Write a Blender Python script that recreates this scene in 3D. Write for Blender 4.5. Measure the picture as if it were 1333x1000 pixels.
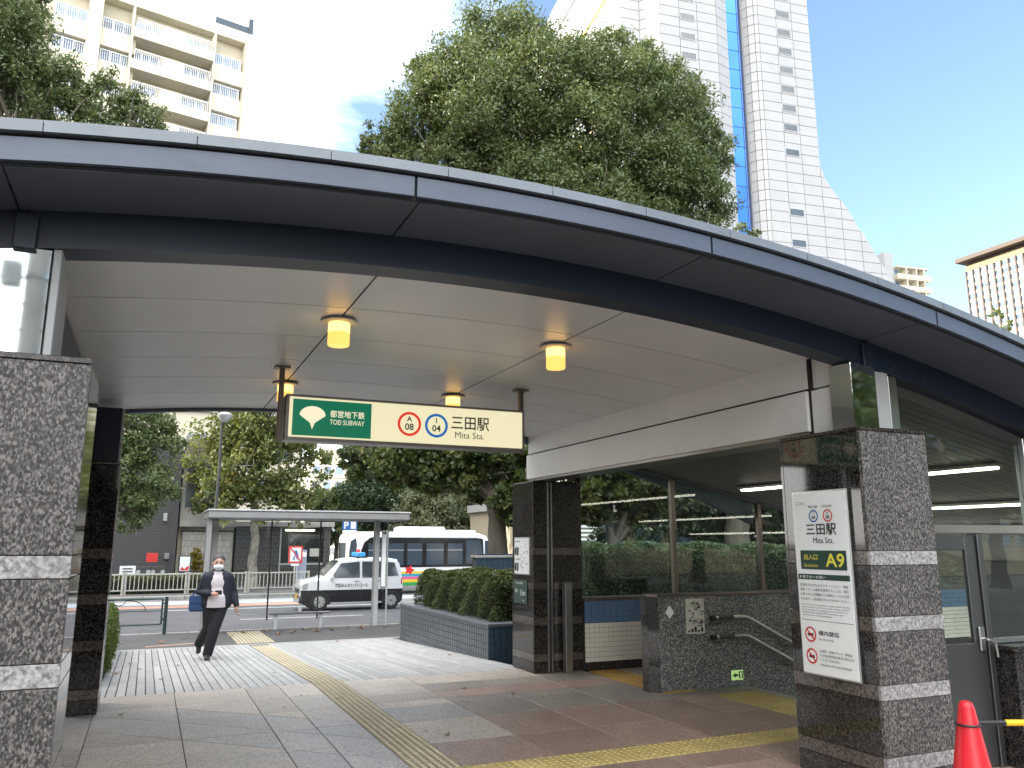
import bpy, math, random
import numpy as np
from mathutils import Vector, Matrix
R = math.radians
random.seed(7)
scene = bpy.context.scene
for o in list(bpy.data.objects): bpy.data.objects.remove(o)

# ---------------------------------------------------------------- camera
CAM_H = 1.65; PITCH = R(11.3); YAW = R(24.07); FPX = 1040.0
cd = bpy.data.cameras.new('camera'); cam = bpy.data.objects.new('camera', cd)
scene.collection.objects.link(cam); scene.camera = cam
cd.sensor_width = 36; cd.lens = 36*FPX/1333; cd.clip_start = .05; cd.clip_end = 6000
cam.location = (0, 0, CAM_H); cam.rotation_euler = (R(90)+PITCH, 0, -YAW)
# ---------------------------------------------------------------- sky and sun
SUN_H, SUN_E = -72.0, 27.0           # heading from +Y (clockwise), elevation
world = bpy.data.worlds.new('World'); scene.world = world; world.use_nodes = True
wn = world.node_tree; wn.nodes.clear()
sky = wn.nodes.new('ShaderNodeTexSky'); sky.sky_type = 'NISHITA'; sky.sun_disc = False
sky.sun_elevation = R(SUN_E); sky.sun_rotation = R(SUN_H); sky.air_density = 1.0; sky.dust_density = .9; sky.ozone_density = 1.6
bg = wn.nodes.new('ShaderNodeBackground'); bg.inputs[1].default_value = .15
wo = wn.nodes.new('ShaderNodeOutputWorld')
tc = wn.nodes.new('ShaderNodeTexCoord'); mp = wn.nodes.new('ShaderNodeMapping'); mp.inputs['Scale'].default_value = (1.0, 1.0, 3.2)
mp.inputs['Rotation'].default_value = (0, 0, R(35)); mp.inputs['Location'].default_value = (.35, .1, 0)
nz = wn.nodes.new('ShaderNodeTexNoise'); nz.inputs['Scale'].default_value = 1.15; nz.inputs['Detail'].default_value = 7; nz.inputs['Roughness'].default_value = .58
cr = wn.nodes.new('ShaderNodeValToRGB'); cr.color_ramp.elements[0].position = .22; cr.color_ramp.elements[1].position = .47
cmul = wn.nodes.new('ShaderNodeMath'); cmul.operation = 'MULTIPLY'; cmul.inputs[1].default_value = .85
dp = wn.nodes.new('ShaderNodeVectorMath'); dp.operation = 'DOT_PRODUCT'; dp.inputs[1].default_value = (-.85, -.20, .12)     # cloud thins out towards the east
cad = wn.nodes.new('ShaderNodeMath'); cad.operation = 'MULTIPLY_ADD'; cad.inputs[1].default_value = .74
mix = wn.nodes.new('ShaderNodeMixRGB'); mix.inputs[2].default_value = (13.5, 13.4, 13.3, 1)
L = wn.links.new
L(tc.outputs['Generated'], mp.inputs[0]); L(mp.outputs[0], nz.inputs['Vector']); L(tc.outputs['Generated'], dp.inputs[0]); L(dp.outputs['Value'], cad.inputs[0]); L(nz.outputs[0], cad.inputs[2]); L(cad.outputs[0], cr.inputs[0]); L(cr.outputs[0], cmul.inputs[0])
L(cmul.outputs[0], mix.inputs[0]); L(sky.outputs[0], mix.inputs[1]); L(mix.outputs[0], bg.inputs[0]); L(bg.outputs[0], wo.inputs[0])
sd = bpy.data.lights.new('sun', 'SUN'); sd.energy = 3.2; sd.angle = R(.5); sd.color = (1, .9, .76)
sun = bpy.data.objects.new('sun', sd); scene.collection.objects.link(sun)
_d = Vector((math.sin(R(SUN_H))*math.cos(R(SUN_E)), math.cos(R(SUN_H))*math.cos(R(SUN_E)), math.sin(R(SUN_E))))
sun.rotation_euler = _d.to_track_quat('Z', 'Y').to_euler()
# ---------------------------------------------------------------- exposure / render
vs = scene.view_settings; vs.view_transform = 'Standard'; vs.look = 'None'; vs.gamma = 1; vs.use_curve_mapping = False; vs.exposure = 1.5
scene.render.engine = 'CYCLES'; cy = scene.cycles
cy.use_denoising = True; cy.max_bounces = 9; cy.diffuse_bounces = 4; cy.glossy_bounces = 5; cy.transparent_max_bounces = 24
cy.caustics_reflective = False; cy.caustics_refractive = False; cy.sample_clamp_indirect = 6

# ---------------------------------------------------------------- pixel -> place (1333 x 1000 photograph)
_w = np.array([math.sin(YAW)*math.cos(PITCH), math.cos(YAW)*math.cos(PITCH), math.sin(PITCH)])
_r = np.array([math.cos(YAW), -math.sin(YAW), 0.]); _dn = np.cross(_w, _r); CAM = np.array([0, 0, CAM_H])
def ray(x, y): return (x-666.5)*_r+(y-500)*_dn+FPX*_w
def atZ(x, y, z=0.): v = ray(x, y); return CAM+v*(z-CAM_H)/v[2]
def atY(x, y, Y): v = ray(x, y); return CAM+v*Y/v[1]
def atX(x, y, X): v = ray(x, y); return CAM+v*X/v[0]
def atD(x, y, D):
    v = ray(x, y); fw = np.array([math.sin(YAW), math.cos(YAW), 0]); return CAM+v*D/(v@fw)

# ---------------------------------------------------------------- mesh helpers
C = scene.collection
class MB:
    def __init__(s): s.v = []; s.f = []; s.m = []
    def add(s, vs, fs, m=0):
        b = len(s.v); s.v += [tuple(p) for p in vs]; s.f += [tuple(b+i for i in f) for f in fs]; s.m += [m]*len(fs); return s
    def box(s, x0, x1, y0, y1, z0, z1, m=0, b=0.):
        if x1 < x0: x0, x1 = x1, x0
        if y1 < y0: y0, y1 = y1, y0
        if z1 < z0: z0, z1 = z1, z0
        if b <= 0:
            return s.add([(x0,y0,z0),(x1,y0,z0),(x1,y1,z0),(x0,y1,z0),(x0,y0,z1),(x1,y0,z1),(x1,y1,z1),(x0,y1,z1)],
                         [(0,3,2,1),(4,5,6,7),(0,1,5,4),(1,2,6,5),(2,3,7,6),(3,0,4,7)], m)
        vs = []; idx = {}
        for i in (0,1):
            for j in (0,1):
                for k in (0,1):
                    c = ((x0,x1)[i], (y0,y1)[j], (z0,z1)[k]); sg = (1-2*i, 1-2*j, 1-2*k)
                    for a in range(3):
                        p = [c[q]+(0 if q == a else sg[q]*b) for q in range(3)]
                        idx[i,j,k,a] = len(vs); vs.append(p)
        fs = []
        def q(*t):
            pts = [Vector(vs[i]) for i in t]; n = (pts[1]-pts[0]).cross(pts[2]-pts[0]); cc = sum(pts, Vector())/len(pts)
            if n.dot(cc-Vector(((x0+x1)/2,(y0+y1)/2,(z0+z1)/2))) < 0: t = t[::-1]
            fs.append(t)
        for a in range(3):
            o = [q_ for q_ in range(3) if q_ != a]
            for side in (0,1):
                t = []
                for (p1,p2) in ((0,0),(1,0),(1,1),(0,1)):
                    ijk = [0,0,0]; ijk[a] = side; ijk[o[0]] = p1; ijk[o[1]] = p2; t.append(idx[ijk[0],ijk[1],ijk[2],a])
                q(*t)
            for p1 in (0,1):
                for p2 in (0,1):
                    e0 = [0,0,0]; e1 = [0,0,0]; e1[a] = 1
                    for e in (e0,e1): e[o[0]] = p1; e[o[1]] = p2
                    q(idx[e0[0],e0[1],e0[2],o[0]], idx[e1[0],e1[1],e1[2],o[0]], idx[e1[0],e1[1],e1[2],o[1]], idx[e0[0],e0[1],e0[2],o[1]])
        for i in (0,1):
            for j in (0,1):
                for k in (0,1): q(idx[i,j,k,0], idx[i,j,k,1], idx[i,j,k,2])
        return s.add(vs, fs, m)
    def prism(s, poly, axis, a, b, m=0):
        """poly: 2-D outline in the two other axes (order x<y<z), extruded along axis from a to b"""
        n = len(poly)
        def P(p, t):
            return {'x': (t,p[0],p[1]), 'y': (p[0],t,p[1]), 'z': (p[0],p[1],t)}[axis]
        ar = sum(poly[i][0]*poly[(i+1)%n][1]-poly[(i+1)%n][0]*poly[i][1] for i in range(n))
        flip = (ar > 0) == (axis == 'y')
        if a > b: a, b = b, a
        vs = [P(p,a) for p in poly]+[P(p,b) for p in poly]
        fs = [tuple(range(n))[::-1], tuple(range(n,2*n))]+[(i,(i+1)%n,n+(i+1)%n,n+i) for i in range(n)]
        if flip: fs = [f[::-1] for f in fs]
        return s.add(vs, fs, m)
    def tube(s, pts, rad, n=8, m=0, caps=True):
        pts = [Vector(p) for p in pts]
        if not hasattr(rad, '__len__'): rad = [rad]*len(pts)
        vs = []; prev = None
        for i, p in enumerate(pts):
            d = (pts[min(i+1,len(pts)-1)]-pts[max(i-1,0)])
            if d.length < 1e-9: d = Vector((0,0,1))
            d.normalize()
            if prev is None:
                prev = d.orthogonal().normalized()
            prev = (prev-d*prev.dot(d)); prev = prev.normalized() if prev.length > 1e-6 else d.orthogonal().normalized()
            w = d.cross(prev)
            for k in range(n):
                a = 2*math.pi*k/n; vs.append(p+(prev*math.cos(a)+w*math.sin(a))*rad[i])
        fs = []
        for i in range(len(pts)-1):
            for k in range(n): fs.append((i*n+k, i*n+(k+1)%n, (i+1)*n+(k+1)%n, (i+1)*n+k))
        if caps: fs += [tuple(range(n))[::-1], tuple((len(pts)-1)*n+k for k in range(n))]
        return s.add(vs, fs, m)
    def lathe(s, prof, c=(0,0,0), n=24, m=0, axis='z', caps=True):
        vs = []
        for (r, h) in prof:
            for k in range(n):
                a = 2*math.pi*k/n; x, y = r*math.cos(a), r*math.sin(a)
                p = {'z': (x,y,h), 'y': (x,-h,y), 'x': (h,x,y)}[axis]
                vs.append((p[0]+c[0], p[1]+c[1], p[2]+c[2]))
        fs = []
        for i in range(len(prof)-1):
            for k in range(n): fs.append((i*n+k, i*n+(k+1)%n, (i+1)*n+(k+1)%n, (i+1)*n+k))
        if caps: fs += [tuple(range(n))[::-1], tuple((len(prof)-1)*n+k for k in range(n))]
        return s.add(vs, fs, m)
    def loft(s, rings, m=0, caps=True, ms=None):
        n = len(rings[0]); vs = [p for r in rings for p in r]; b = len(s.v); s.v += [tuple(p) for p in vs]
        for i in range(len(rings)-1):
            for k in range(n):
                s.f.append((b+i*n+k, b+i*n+(k+1)%n, b+(i+1)*n+(k+1)%n, b+(i+1)*n+k)); s.m.append(ms(i,k) if ms else m)
        if caps:
            s.f.append(tuple(b+k for k in range(n))[::-1]); s.m.append(m); s.f.append(tuple(b+(len(rings)-1)*n+k for k in range(n))); s.m.append(m)
        return s
    def arc(s, X0, X1, y0, y1, zlo, zhi, n=10, m=0):
        """curved slab between x = X0..X1; zlo / zhi functions of x"""
        rings = []
        for i in range(n+1):
            x = X0+(X1-X0)*i/n; a, b = zlo(x), zhi(x)
            rings.append([(x,y0,a),(x,y0,b),(x,y1,b),(x,y1,a)])
        return s.loft(rings, m)
    def mesh(s, name, mats, smooth=False):
        me = bpy.data.meshes.new(name); me.from_pydata(s.v, [], s.f)
        for mt in (mats if isinstance(mats, (list,tuple)) else [mats]): me.materials.append(mt)
        if any(s.m): me.polygons.foreach_set('material_index', s.m)
        me.update()
        if smooth:
            me.polygons.foreach_set('use_smooth', [True]*len(me.polygons))
            try: me.set_sharp_from_angle(angle=R(smooth if smooth is not True else 40))
            except Exception: pass
        return me
def link(name, me, parent=None, loc=None):
    o = bpy.data.objects.new(name, me); C.objects.link(o)
    if parent is not None:
        o.parent = parent
        if parent.get('_wb'): o.matrix_parent_inverse = Matrix.Translation(-Vector(parent.location))
    if loc is not None: o.location = loc
    return o
def obj(name, mb, mats, parent=None, smooth=False, kind=None, loc=None):
    o = link(name, mb.mesh(name, mats, smooth), parent, loc)
    if kind: o['kind'] = kind
    return o
def tag(o, label, cat, group=None):
    o['label'] = label; o['category'] = cat
    if group: o['group'] = group
    return o
def thing(name, label, cat, loc=(0,0,0), rz=0, group=None, wb=True):
    """Empty at the base of a thing; wb: its parts are built in world coordinates"""
    o = bpy.data.objects.new(name, None); C.objects.link(o); o.location = loc; o.rotation_euler = (0,0,rz); o.empty_display_size = .2
    if wb: o['_wb'] = 1
    return tag(o, label, cat, group)
def struct(name, mb, mat, smooth=False): return obj(name, mb, mat, None, smooth, 'structure')
def copy_tree(root, parent=None):
    c = root.copy(); C.objects.link(c); c.parent = parent
    for ch in list(root.children): copy_tree(ch, c)
    return c

# ---------------------------------------------------------------- materials
M = {}
def nodes(name):
    m = bpy.data.materials.new(name); m.use_nodes = True; nt = m.node_tree; b = nt.nodes['Principled BSDF']; M[name] = m
    return m, nt, b
def N(nt, t, **kw):
    n = nt.nodes.new(t)
    for k, v in kw.items():
        if k.startswith('_'): setattr(n, k[1:], v)
        else: n.inputs[k].default_value = v
    return n
def pm(name, col, rough=.5, metal=0., var=0., vscale=3., bump=0., bscale=60., spec=.5, rnd=0., dirt=0., stretch=(1,1,1), coat=0.):
    """principled material: base colour, large soft variation, random tint per object, fine bump, blotchy dirt"""
    m, nt, b = nodes(name); l = nt.links.new
    b.inputs['Base Color'].default_value = (*col, 1); b.inputs['Roughness'].default_value = rough; b.inputs['Metallic'].default_value = metal
    b.inputs['Specular IOR Level'].default_value = spec; b.inputs['Coat Weight'].default_value = coat
    if var or bump or rnd or dirt:
        t = N(nt, 'ShaderNodeTexCoord'); oi = N(nt, 'ShaderNodeObjectInfo'); ad = N(nt, 'ShaderNodeVectorMath', _operation='MULTIPLY_ADD')
        mp_ = N(nt, 'ShaderNodeMapping'); mp_.inputs['Scale'].default_value = stretch
        l(t.outputs['Object'], mp_.inputs[0]); cb = N(nt, 'ShaderNodeCombineXYZ'); l(oi.outputs['Random'], cb.inputs[0]); l(oi.outputs['Random'], cb.inputs[1])
        l(cb.outputs[0], ad.inputs[0]); ad.inputs[1].default_value = (37, 53, 0); l(mp_.outputs[0], ad.inputs[2]); vec = ad.outputs[0]
        hsv = N(nt, 'ShaderNodeHueSaturation'); hsv.inputs['Color'].default_value = (*col, 1)
        n1 = N(nt, 'ShaderNodeTexNoise'); n1.inputs['Scale'].default_value = vscale; n1.inputs['Detail'].default_value = 5; l(vec, n1.inputs['Vector'])
        mr = N(nt, 'ShaderNodeMapRange'); mr.inputs[1].default_value = .3; mr.inputs[2].default_value = .7; mr.inputs[3].default_value = 1-var; mr.inputs[4].default_value = 1+var
        l(n1.outputs[0], mr.inputs[0])
        mr2 = N(nt, 'ShaderNodeMapRange'); mr2.inputs[3].default_value = 1-rnd; mr2.inputs[4].default_value = 1+rnd; l(oi.outputs['Random'], mr2.inputs[0])
        mu = N(nt, 'ShaderNodeMath', _operation='MULTIPLY'); l(mr.outputs[0], mu.inputs[0]); l(mr2.outputs[0], mu.inputs[1]); l(mu.outputs[0], hsv.inputs['Value'])
        out = hsv.outputs[0]
        if dirt:
            n3 = N(nt, 'ShaderNodeTexNoise'); n3.inputs['Scale'].default_value = vscale*2.7; n3.inputs['Detail'].default_value = 9; n3.inputs['Roughness'].default_value = .7; l(vec, n3.inputs['Vector'])
            cr_ = N(nt, 'ShaderNodeMapRange'); cr_.inputs[1].default_value = .52; cr_.inputs[2].default_value = .75; cr_.inputs[3].default_value = 0; cr_.inputs[4].default_value = dirt; l(n3.outputs[0], cr_.inputs[0])
            mx = N(nt, 'ShaderNodeMixRGB'); mx.inputs[2].default_value = (col[0]*.35+.01, col[1]*.33+.01, col[2]*.3+.008, 1); l(cr_.outputs[0], mx.inputs[0]); l(out, mx.inputs[1]); out = mx.outputs[0]
            mr3 = N(nt, 'ShaderNodeMapRange'); mr3.inputs[3].default_value = max(.02, rough-.08); mr3.inputs[4].default_value = min(1, rough+.14); l(n3.outputs[0], mr3.inputs[0]); l(mr3.outputs[0], b.inputs['Roughness'])
        l(out, b.inputs['Base Color'])
        if bump:
            n2 = N(nt, 'ShaderNodeTexNoise'); n2.inputs['Scale'].default_value = bscale; n2.inputs['Detail'].default_value = 3; l(vec, n2.inputs['Vector'])
            bp = N(nt, 'ShaderNodeBump'); bp.inputs['Strength'].default_value = bump; bp.inputs['Distance'].default_value = .01; l(n2.outputs[0], bp.inputs['Height']); l(bp.outputs[0], b.inputs['Normal'])
    return m
def granite(name, cols, rough, scale=55., bump=0., stretch=(1,1,1), spec=.5, rnd=.1):
    """speckled stone: cells and noise through a colour ramp"""
    m, nt, b = nodes(name); l = nt.links.new
    t = N(nt, 'ShaderNodeTexCoord'); oi = N(nt, 'ShaderNodeObjectInfo'); mp_ = N(nt, 'ShaderNodeMapping'); mp_.inputs['Scale'].default_value = stretch
    cb = N(nt, 'ShaderNodeCombineXYZ'); l(oi.outputs['Random'], cb.inputs[0]); l(oi.outputs['Random'], cb.inputs[2])
    ad = N(nt, 'ShaderNodeVectorMath', _operation='MULTIPLY_ADD'); l(cb.outputs[0], ad.inputs[0]); ad.inputs[1].default_value = (41, 0, 67)
    l(t.outputs['Object'], mp_.inputs[0]); l(mp_.outputs[0], ad.inputs[2])
    n1 = N(nt, 'ShaderNodeTexNoise'); n1.inputs['Scale'].default_value = scale; n1.inputs['Detail'].default_value = 4; n1.inputs['Roughness'].default_value = .62; l(ad.outputs[0], n1.inputs['Vector'])
    v1 = N(nt, 'ShaderNodeTexVoronoi'); v1.inputs['Scale'].default_value = scale*1.5; l(ad.outputs[0], v1.inputs['Vector'])
    sx = N(nt, 'ShaderNodeSeparateColor'); l(v1.outputs['Color'], sx.inputs[0])
    mx = N(nt, 'ShaderNodeMath', _operation='MULTIPLY_ADD'); l(sx.outputs[0], mx.inputs[0]); mx.inputs[1].default_value = .34; l(n1.outputs[0], mx.inputs[2])
    cr_ = N(nt, 'ShaderNodeValToRGB'); e = cr_.color_ramp.elements; e[0].position = .44; e[1].position = .86
    e[0].color = (*cols[0],1); e[1].color = (*cols[-1],1)
    for i, c in enumerate(cols[1:-1]):
        k = e.new(.44+.42*(i+1)/(len(cols)-1)); k.color = (*c,1)
    l(mx.outputs[0], cr_.inputs[0])
    n3 = N(nt, 'ShaderNodeTexNoise'); n3.inputs['Scale'].default_value = 2.2; n3.inputs['Detail'].default_value = 4; l(ad.outputs[0], n3.inputs['Vector'])
    mr = N(nt, 'ShaderNodeMapRange'); mr.inputs[1].default_value = .3; mr.inputs[2].default_value = .7; mr.inputs[3].default_value = .86; mr.inputs[4].default_value = 1.14; l(n3.outputs[0], mr.inputs[0])
    mr2 = N(nt, 'ShaderNodeMapRange'); mr2.inputs[3].default_value = 1-rnd; mr2.inputs[4].default_value = 1+rnd; l(oi.outputs['Random'], mr2.inputs[0])
    mu = N(nt, 'ShaderNodeMath', _operation='MULTIPLY'); l(mr.outputs[0], mu.inputs[0]); l(mr2.outputs[0], mu.inputs[1])
    hsv = N(nt, 'ShaderNodeHueSaturation'); l(cr_.outputs[0], hsv.inputs['Color']); l(mu.outputs[0], hsv.inputs['Value']); l(hsv.outputs[0], b.inputs['Base Color'])
    mr3 = N(nt, 'ShaderNodeMapRange'); mr3.inputs[3].default_value = rough*.75; mr3.inputs[4].default_value = rough*1.3; l(n3.outputs[0], mr3.inputs[0]); l(mr3.outputs[0], b.inputs['Roughness'])
    b.inputs['Specular IOR Level'].default_value = spec
    if bump:
        bp = N(nt, 'ShaderNodeBump'); bp.inputs['Strength'].default_value = bump; bp.inputs['Distance'].default_value = .004; l(n1.outputs[0], bp.inputs['Height']); l(bp.outputs[0], b.inputs['Normal'])
    return m
def emit(name, col, s, base=None):
    m, nt, b = nodes(name); b.inputs['Base Color'].default_value = (*(base or [min(1,c*.8) for c in col]),1); b.inputs['Emission Color'].default_value = (*col,1); b.inputs['Emission Strength'].default_value = s
    b.inputs['Roughness'].default_value = .35; return m
def glass(name, tint=(.8,.86,.84), ior=1.5, rough=.0, dust=.0):
    m = bpy.data.materials.new(name); m.use_nodes = True; nt = m.node_tree; nt.nodes.clear(); M[name] = m; l = nt.links.new
    out = N(nt, 'ShaderNodeOutputMaterial'); tr = N(nt, 'ShaderNodeBsdfTransparent'); tr.inputs[0].default_value = (*tint,1)
    gl = N(nt, 'ShaderNodeBsdfGlossy'); gl.inputs['Roughness'].default_value = rough; gl.inputs[0].default_value = (.95,.97,1,1); fr = N(nt, 'ShaderNodeFresnel'); fr.inputs[0].default_value = ior
    mx = N(nt, 'ShaderNodeMixShader'); ge = N(nt, 'ShaderNodeNewGeometry'); mi = N(nt, 'ShaderNodeMapRange'); mi.inputs[3].default_value = ior; mi.inputs[4].default_value = 1/ior; l(ge.outputs['Backfacing'], mi.inputs[0]); l(mi.outputs[0], fr.inputs[0])
    l(fr.outputs[0], mx.inputs[0]); l(tr.outputs[0], mx.inputs[1]); l(gl.outputs[0], mx.inputs[2])
    if dust:
        df = N(nt, 'ShaderNodeBsdfDiffuse'); df.inputs[0].default_value = (.6,.62,.62,1); m2 = N(nt, 'ShaderNodeMixShader'); m2.inputs[0].default_value = dust
        l(mx.outputs[0], m2.inputs[1]); l(df.outputs[0], m2.inputs[2]); l(m2.outputs[0], out.inputs[0])
    else: l(mx.outputs[0], out.inputs[0])
    return m
def leafmat(name, cols, trans=.3, rough=.45):
    m, nt, b = nodes(name); l = nt.links.new
    at = N(nt, 'ShaderNodeAttribute', _attribute_name='rnd'); cr_ = N(nt, 'ShaderNodeValToRGB'); e = cr_.color_ramp.elements
    e[0].color = (*cols[0],1); e[1].color = (*cols[-1],1)
    for i, c in enumerate(cols[1:-1]): k = e.new((i+1)/(len(cols)-1)); k.color = (*c,1)
    l(at.outputs['Fac'], cr_.inputs[0]); l(cr_.outputs[0], b.inputs['Base Color']); b.inputs['Roughness'].default_value = rough; b.inputs['Specular IOR Level'].default_value = .45
    tr = N(nt, 'ShaderNodeBsdfTranslucent'); hs = N(nt, 'ShaderNodeHueSaturation'); hs.inputs['Value'].default_value = 1.5; hs.inputs['Saturation'].default_value = 1.15; hs.inputs['Hue'].default_value = .485
    l(cr_.outputs[0], hs.inputs['Color']); l(hs.outputs[0], tr.inputs[0]); mx = N(nt, 'ShaderNodeMixShader'); mx.inputs[0].default_value = trans
    l(b.outputs[0], mx.inputs[1]); l(tr.outputs[0], mx.inputs[2]); l(mx.outputs[0], nt.nodes['Material Output'].inputs[0]); return m

pm('fascia', (.092,.112,.150), .38, .15, var=.06, vscale=1.5, bump=.02, bscale=6, dirt=.25, stretch=(1,1,3))
pm('coping', (.19,.215,.24), .4, .2, var=.08, vscale=2, dirt=.3)
pm('soffit', (.078,.090,.120), .5, 0, var=.1, vscale=1.2, dirt=.15)
pm('navy', (.010,.018,.036), .42, 0, var=.15, vscale=1.5, spec=.4)
pm('ceiling', (.64,.64,.635), .38, .1, var=.05, vscale=1.2, bump=.015, bscale=3, rnd=.03)
pm('white_panel', (.78,.775,.76), .42, .05, var=.04, vscale=1.5, dirt=.1, rnd=.02)
pm('joint', (.012,.012,.013), .7)
pm('mirror', (.60,.65,.65), .035, 1., bump=.02, bscale=2.5)
pm('steel', (.50,.50,.49), .28, 1., var=.06, bump=.01, bscale=90, stretch=(1,1,.05))
pm('steel_dark', (.22,.21,.20), .35, .9, var=.08)
pm('bronze', (.16,.135,.115), .4, .7, var=.08)
pm('grey_paint', (.24,.245,.245), .45, .1, var=.06, dirt=.2)
pm('grey_light', (.40,.41,.41), .45, .05, var=.05, dirt=.2)
granite('granite', [(.003,.003,.003),(.009,.008,.008),(.03,.026,.022),(.075,.06,.048)], .25, 55, .12, (1,1,.8))
granite('granite_brushed', [(.007,.007,.008),(.027,.026,.027),(.088,.080,.075),(.22,.195,.18)], .5, 80, .2, (1.0,1,.6))
granite('granite_band', [(.13,.125,.125),(.21,.205,.205),(.30,.29,.29),(.42,.40,.40)], .45, 45, .1)
granite('granite_polish', [(.004,.004,.004),(.012,.011,.011),(.032,.029,.026),(.07,.06,.053)], .05, 58, 0, spec=.6)
granite('band_polish', [(.035,.029,.025),(.065,.054,.045),(.10,.083,.068),(.13,.11,.092)], .07, 45, 0, spec=.7)
granite('terrazzo', [(.032,.037,.038),(.080,.090,.090),(.145,.155,.152),(.44,.43,.39)], .45, 50, .15)
granite('slab_warm', [(.22,.19,.16),(.345,.30,.255),(.435,.38,.325),(.53,.475,.42)], .46, 60, .25, rnd=.14)
granite('slab_grey', [(.19,.18,.17),(.305,.288,.272),(.39,.37,.35),(.50,.475,.45)], .42, 60, .25, rnd=.14)
granite('slab_red', [(.16,.112,.09),(.26,.183,.15),(.33,.235,.19),(.41,.31,.26)], .42, 60, .2, rnd=.12)
granite('slab_dark', [(.14,.122,.108),(.22,.19,.167),(.29,.25,.22),(.37,.33,.29)], .42, 60, .2, rnd=.1)
pm('strip_tile', (.36,.36,.355), .5, 0, var=.10, vscale=2.5, bump=.12, bscale=120, rnd=.13, dirt=.3)
pm('grout', (.055,.055,.053), .9, var=.2, vscale=8)
pm('asphalt', (.115,.117,.124), .8, 0, var=.2, vscale=.8, bump=.5, bscale=180, dirt=.25)
pm('pave_asphalt', (.085,.084,.084), .85, 0, var=.18, vscale=1.2, bump=.5, bscale=160, dirt=.3)
pm('kerb', (.30,.295,.28), .7, 0, var=.12, vscale=4, bump=.2, bscale=80, dirt=.4, rnd=.08)
pm('ground', (.13,.13,.12), .9, 0, var=.2, vscale=.3)
pm('soil', (.055,.042,.03), .95, 0, var=.3, vscale=6, bump=.6, bscale=30)
pm('tactile', (.50,.44,.31), .5, 0, var=.12, vscale=4, dirt=.35, rnd=.07)
pm('tactile_yellow', (.46,.365,.14), .5, 0, var=.15, vscale=4, dirt=.4, rnd=.08)
pm('tactile_orange', (.50,.30,.07), .5, 0, var=.15, vscale=4, dirt=.3, rnd=.08)
pm('road_white', (.62,.62,.60), .7, 0, var=.1, vscale=5, dirt=.5)
pm('road_pink', (.46,.26,.19), .8, 0, var=.12, vscale=3, dirt=.4)
pm('road_blue', (.30,.36,.46), .8, 0, var=.1, vscale=3, dirt=.4)
pm('tile_blue', (.10,.18,.30), .28, 0, var=.12, vscale=2, dirt=.1)
pm('tile_white', (.70,.67,.60), .3, 0, var=.05, vscale=2, dirt=.12)
pm('tile_slate', (.10,.112,.125), .35, 0, var=.12, vscale=3, dirt=.15)
pm('tile_navy', (.035,.06,.085), .32, 0, var=.12, vscale=3, dirt=.1)
pm('slat', (.14,.133,.122), .5, 0, var=.08, rnd=.1)
pm('black', (.012,.012,.013), .4); pm('rubber', (.018,.018,.019), .75); pm('dark_grey', (.05,.052,.055), .5, var=.1)
pm('white', (.78,.78,.77), .45, var=.03); pm('white_gloss', (.78,.79,.80), .22, 0, coat=.6, var=.02)
pm('black_gloss', (.014,.014,.016), .2, 0, coat=.6)
pm('ink', (.02,.02,.022), .6); pm('ink_green', (.012,.05,.035), .5); pm('ink_yellow', (.78,.72,.08), .5); pm('ink_red', (.62,.035,.03), .5); pm('ink_blue', (.02,.13,.40), .5)
pm('print_white', (.84,.87,.86), .35, var=.02); pm('map_print', (.60,.58,.51), .5, var=.12, vscale=24)
pm('cone_red', (.62,.015,.025), .35, 0, var=.08, vscale=5, dirt=.15); pm('bar_yellow', (.80,.50,.01), .35, dirt=.15)
pm('green_paint', (.012,.035,.03), .4, 0, var=.1); pm('fence_white', (.42,.405,.36), .45, 0, var=.08, dirt=.3)
pm('bark', (.10,.085,.065), .9, 0, var=.3, vscale=5, bump=.8, bscale=14, stretch=(1,1,.3)); pm('bark_pale', (.30,.275,.225), .85, 0, var=.45, vscale=6, bump=.4, bscale=10, stretch=(1,1,.6))
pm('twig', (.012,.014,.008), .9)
glass('glass_clear', (.90,.95,.93), 1.42, dust=.004); glass('glass_dim', (.80,.86,.83), 1.42, dust=.008); glass('glass_car', (.22,.25,.26), 1.6); glass('glass_shelter', (.95,.965,.96), 1.25, dust=.006)
pm('pane_sky', (.05,.07,.09), .06, 0, spec=1.); pm('pane_blue', (.05,.17,.52), .08, .85, var=.12, vscale=.08); pm('pane_dark', (.06,.075,.085), .08, 0, spec=.9)
emit('lamp_glow', (1,.54,.12), 0.528, (.35,.25,.1)); emit('lamp_core', (1,.58,.15), 1.122, (.4,.3,.15)); emit('tube_light', (1,.93,.76), 2.903); emit('sign_face', (.86,.79,.51), 0.33, (.3,.28,.2)); emit('sign_green', (.0,.17,.085), 0.29, (.005,.05,.03)); emit('sign_cream', (.88,.80,.56), 0.356, (.3,.28,.2))
emit('sign_red', (.80,.05,.02), 0.29, (.25,.01,.01)); emit('sign_blue', (.01,.14,.48), 0.29, (.005,.05,.15)); emit('sign_black', (.012,.012,.01), 0.264, (.01,.01,.01)); emit('glow_green', (.62,.95,.36), 0.132, (.5,.75,.3)); emit('beacon_blue', (.05,.35,.9), 0.158, (.05,.3,.7)); emit('beacon_red', (1,.03,.02), 0.396, (.6,.02,.02))

pm('tactile_base', (.27,.235,.155), .7, 0, var=.15, vscale=5, dirt=.5); pm('gate_steel', (.12,.125,.13), .35, .8, var=.08, bump=.01, bscale=90, stretch=(1,1,.05))
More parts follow.
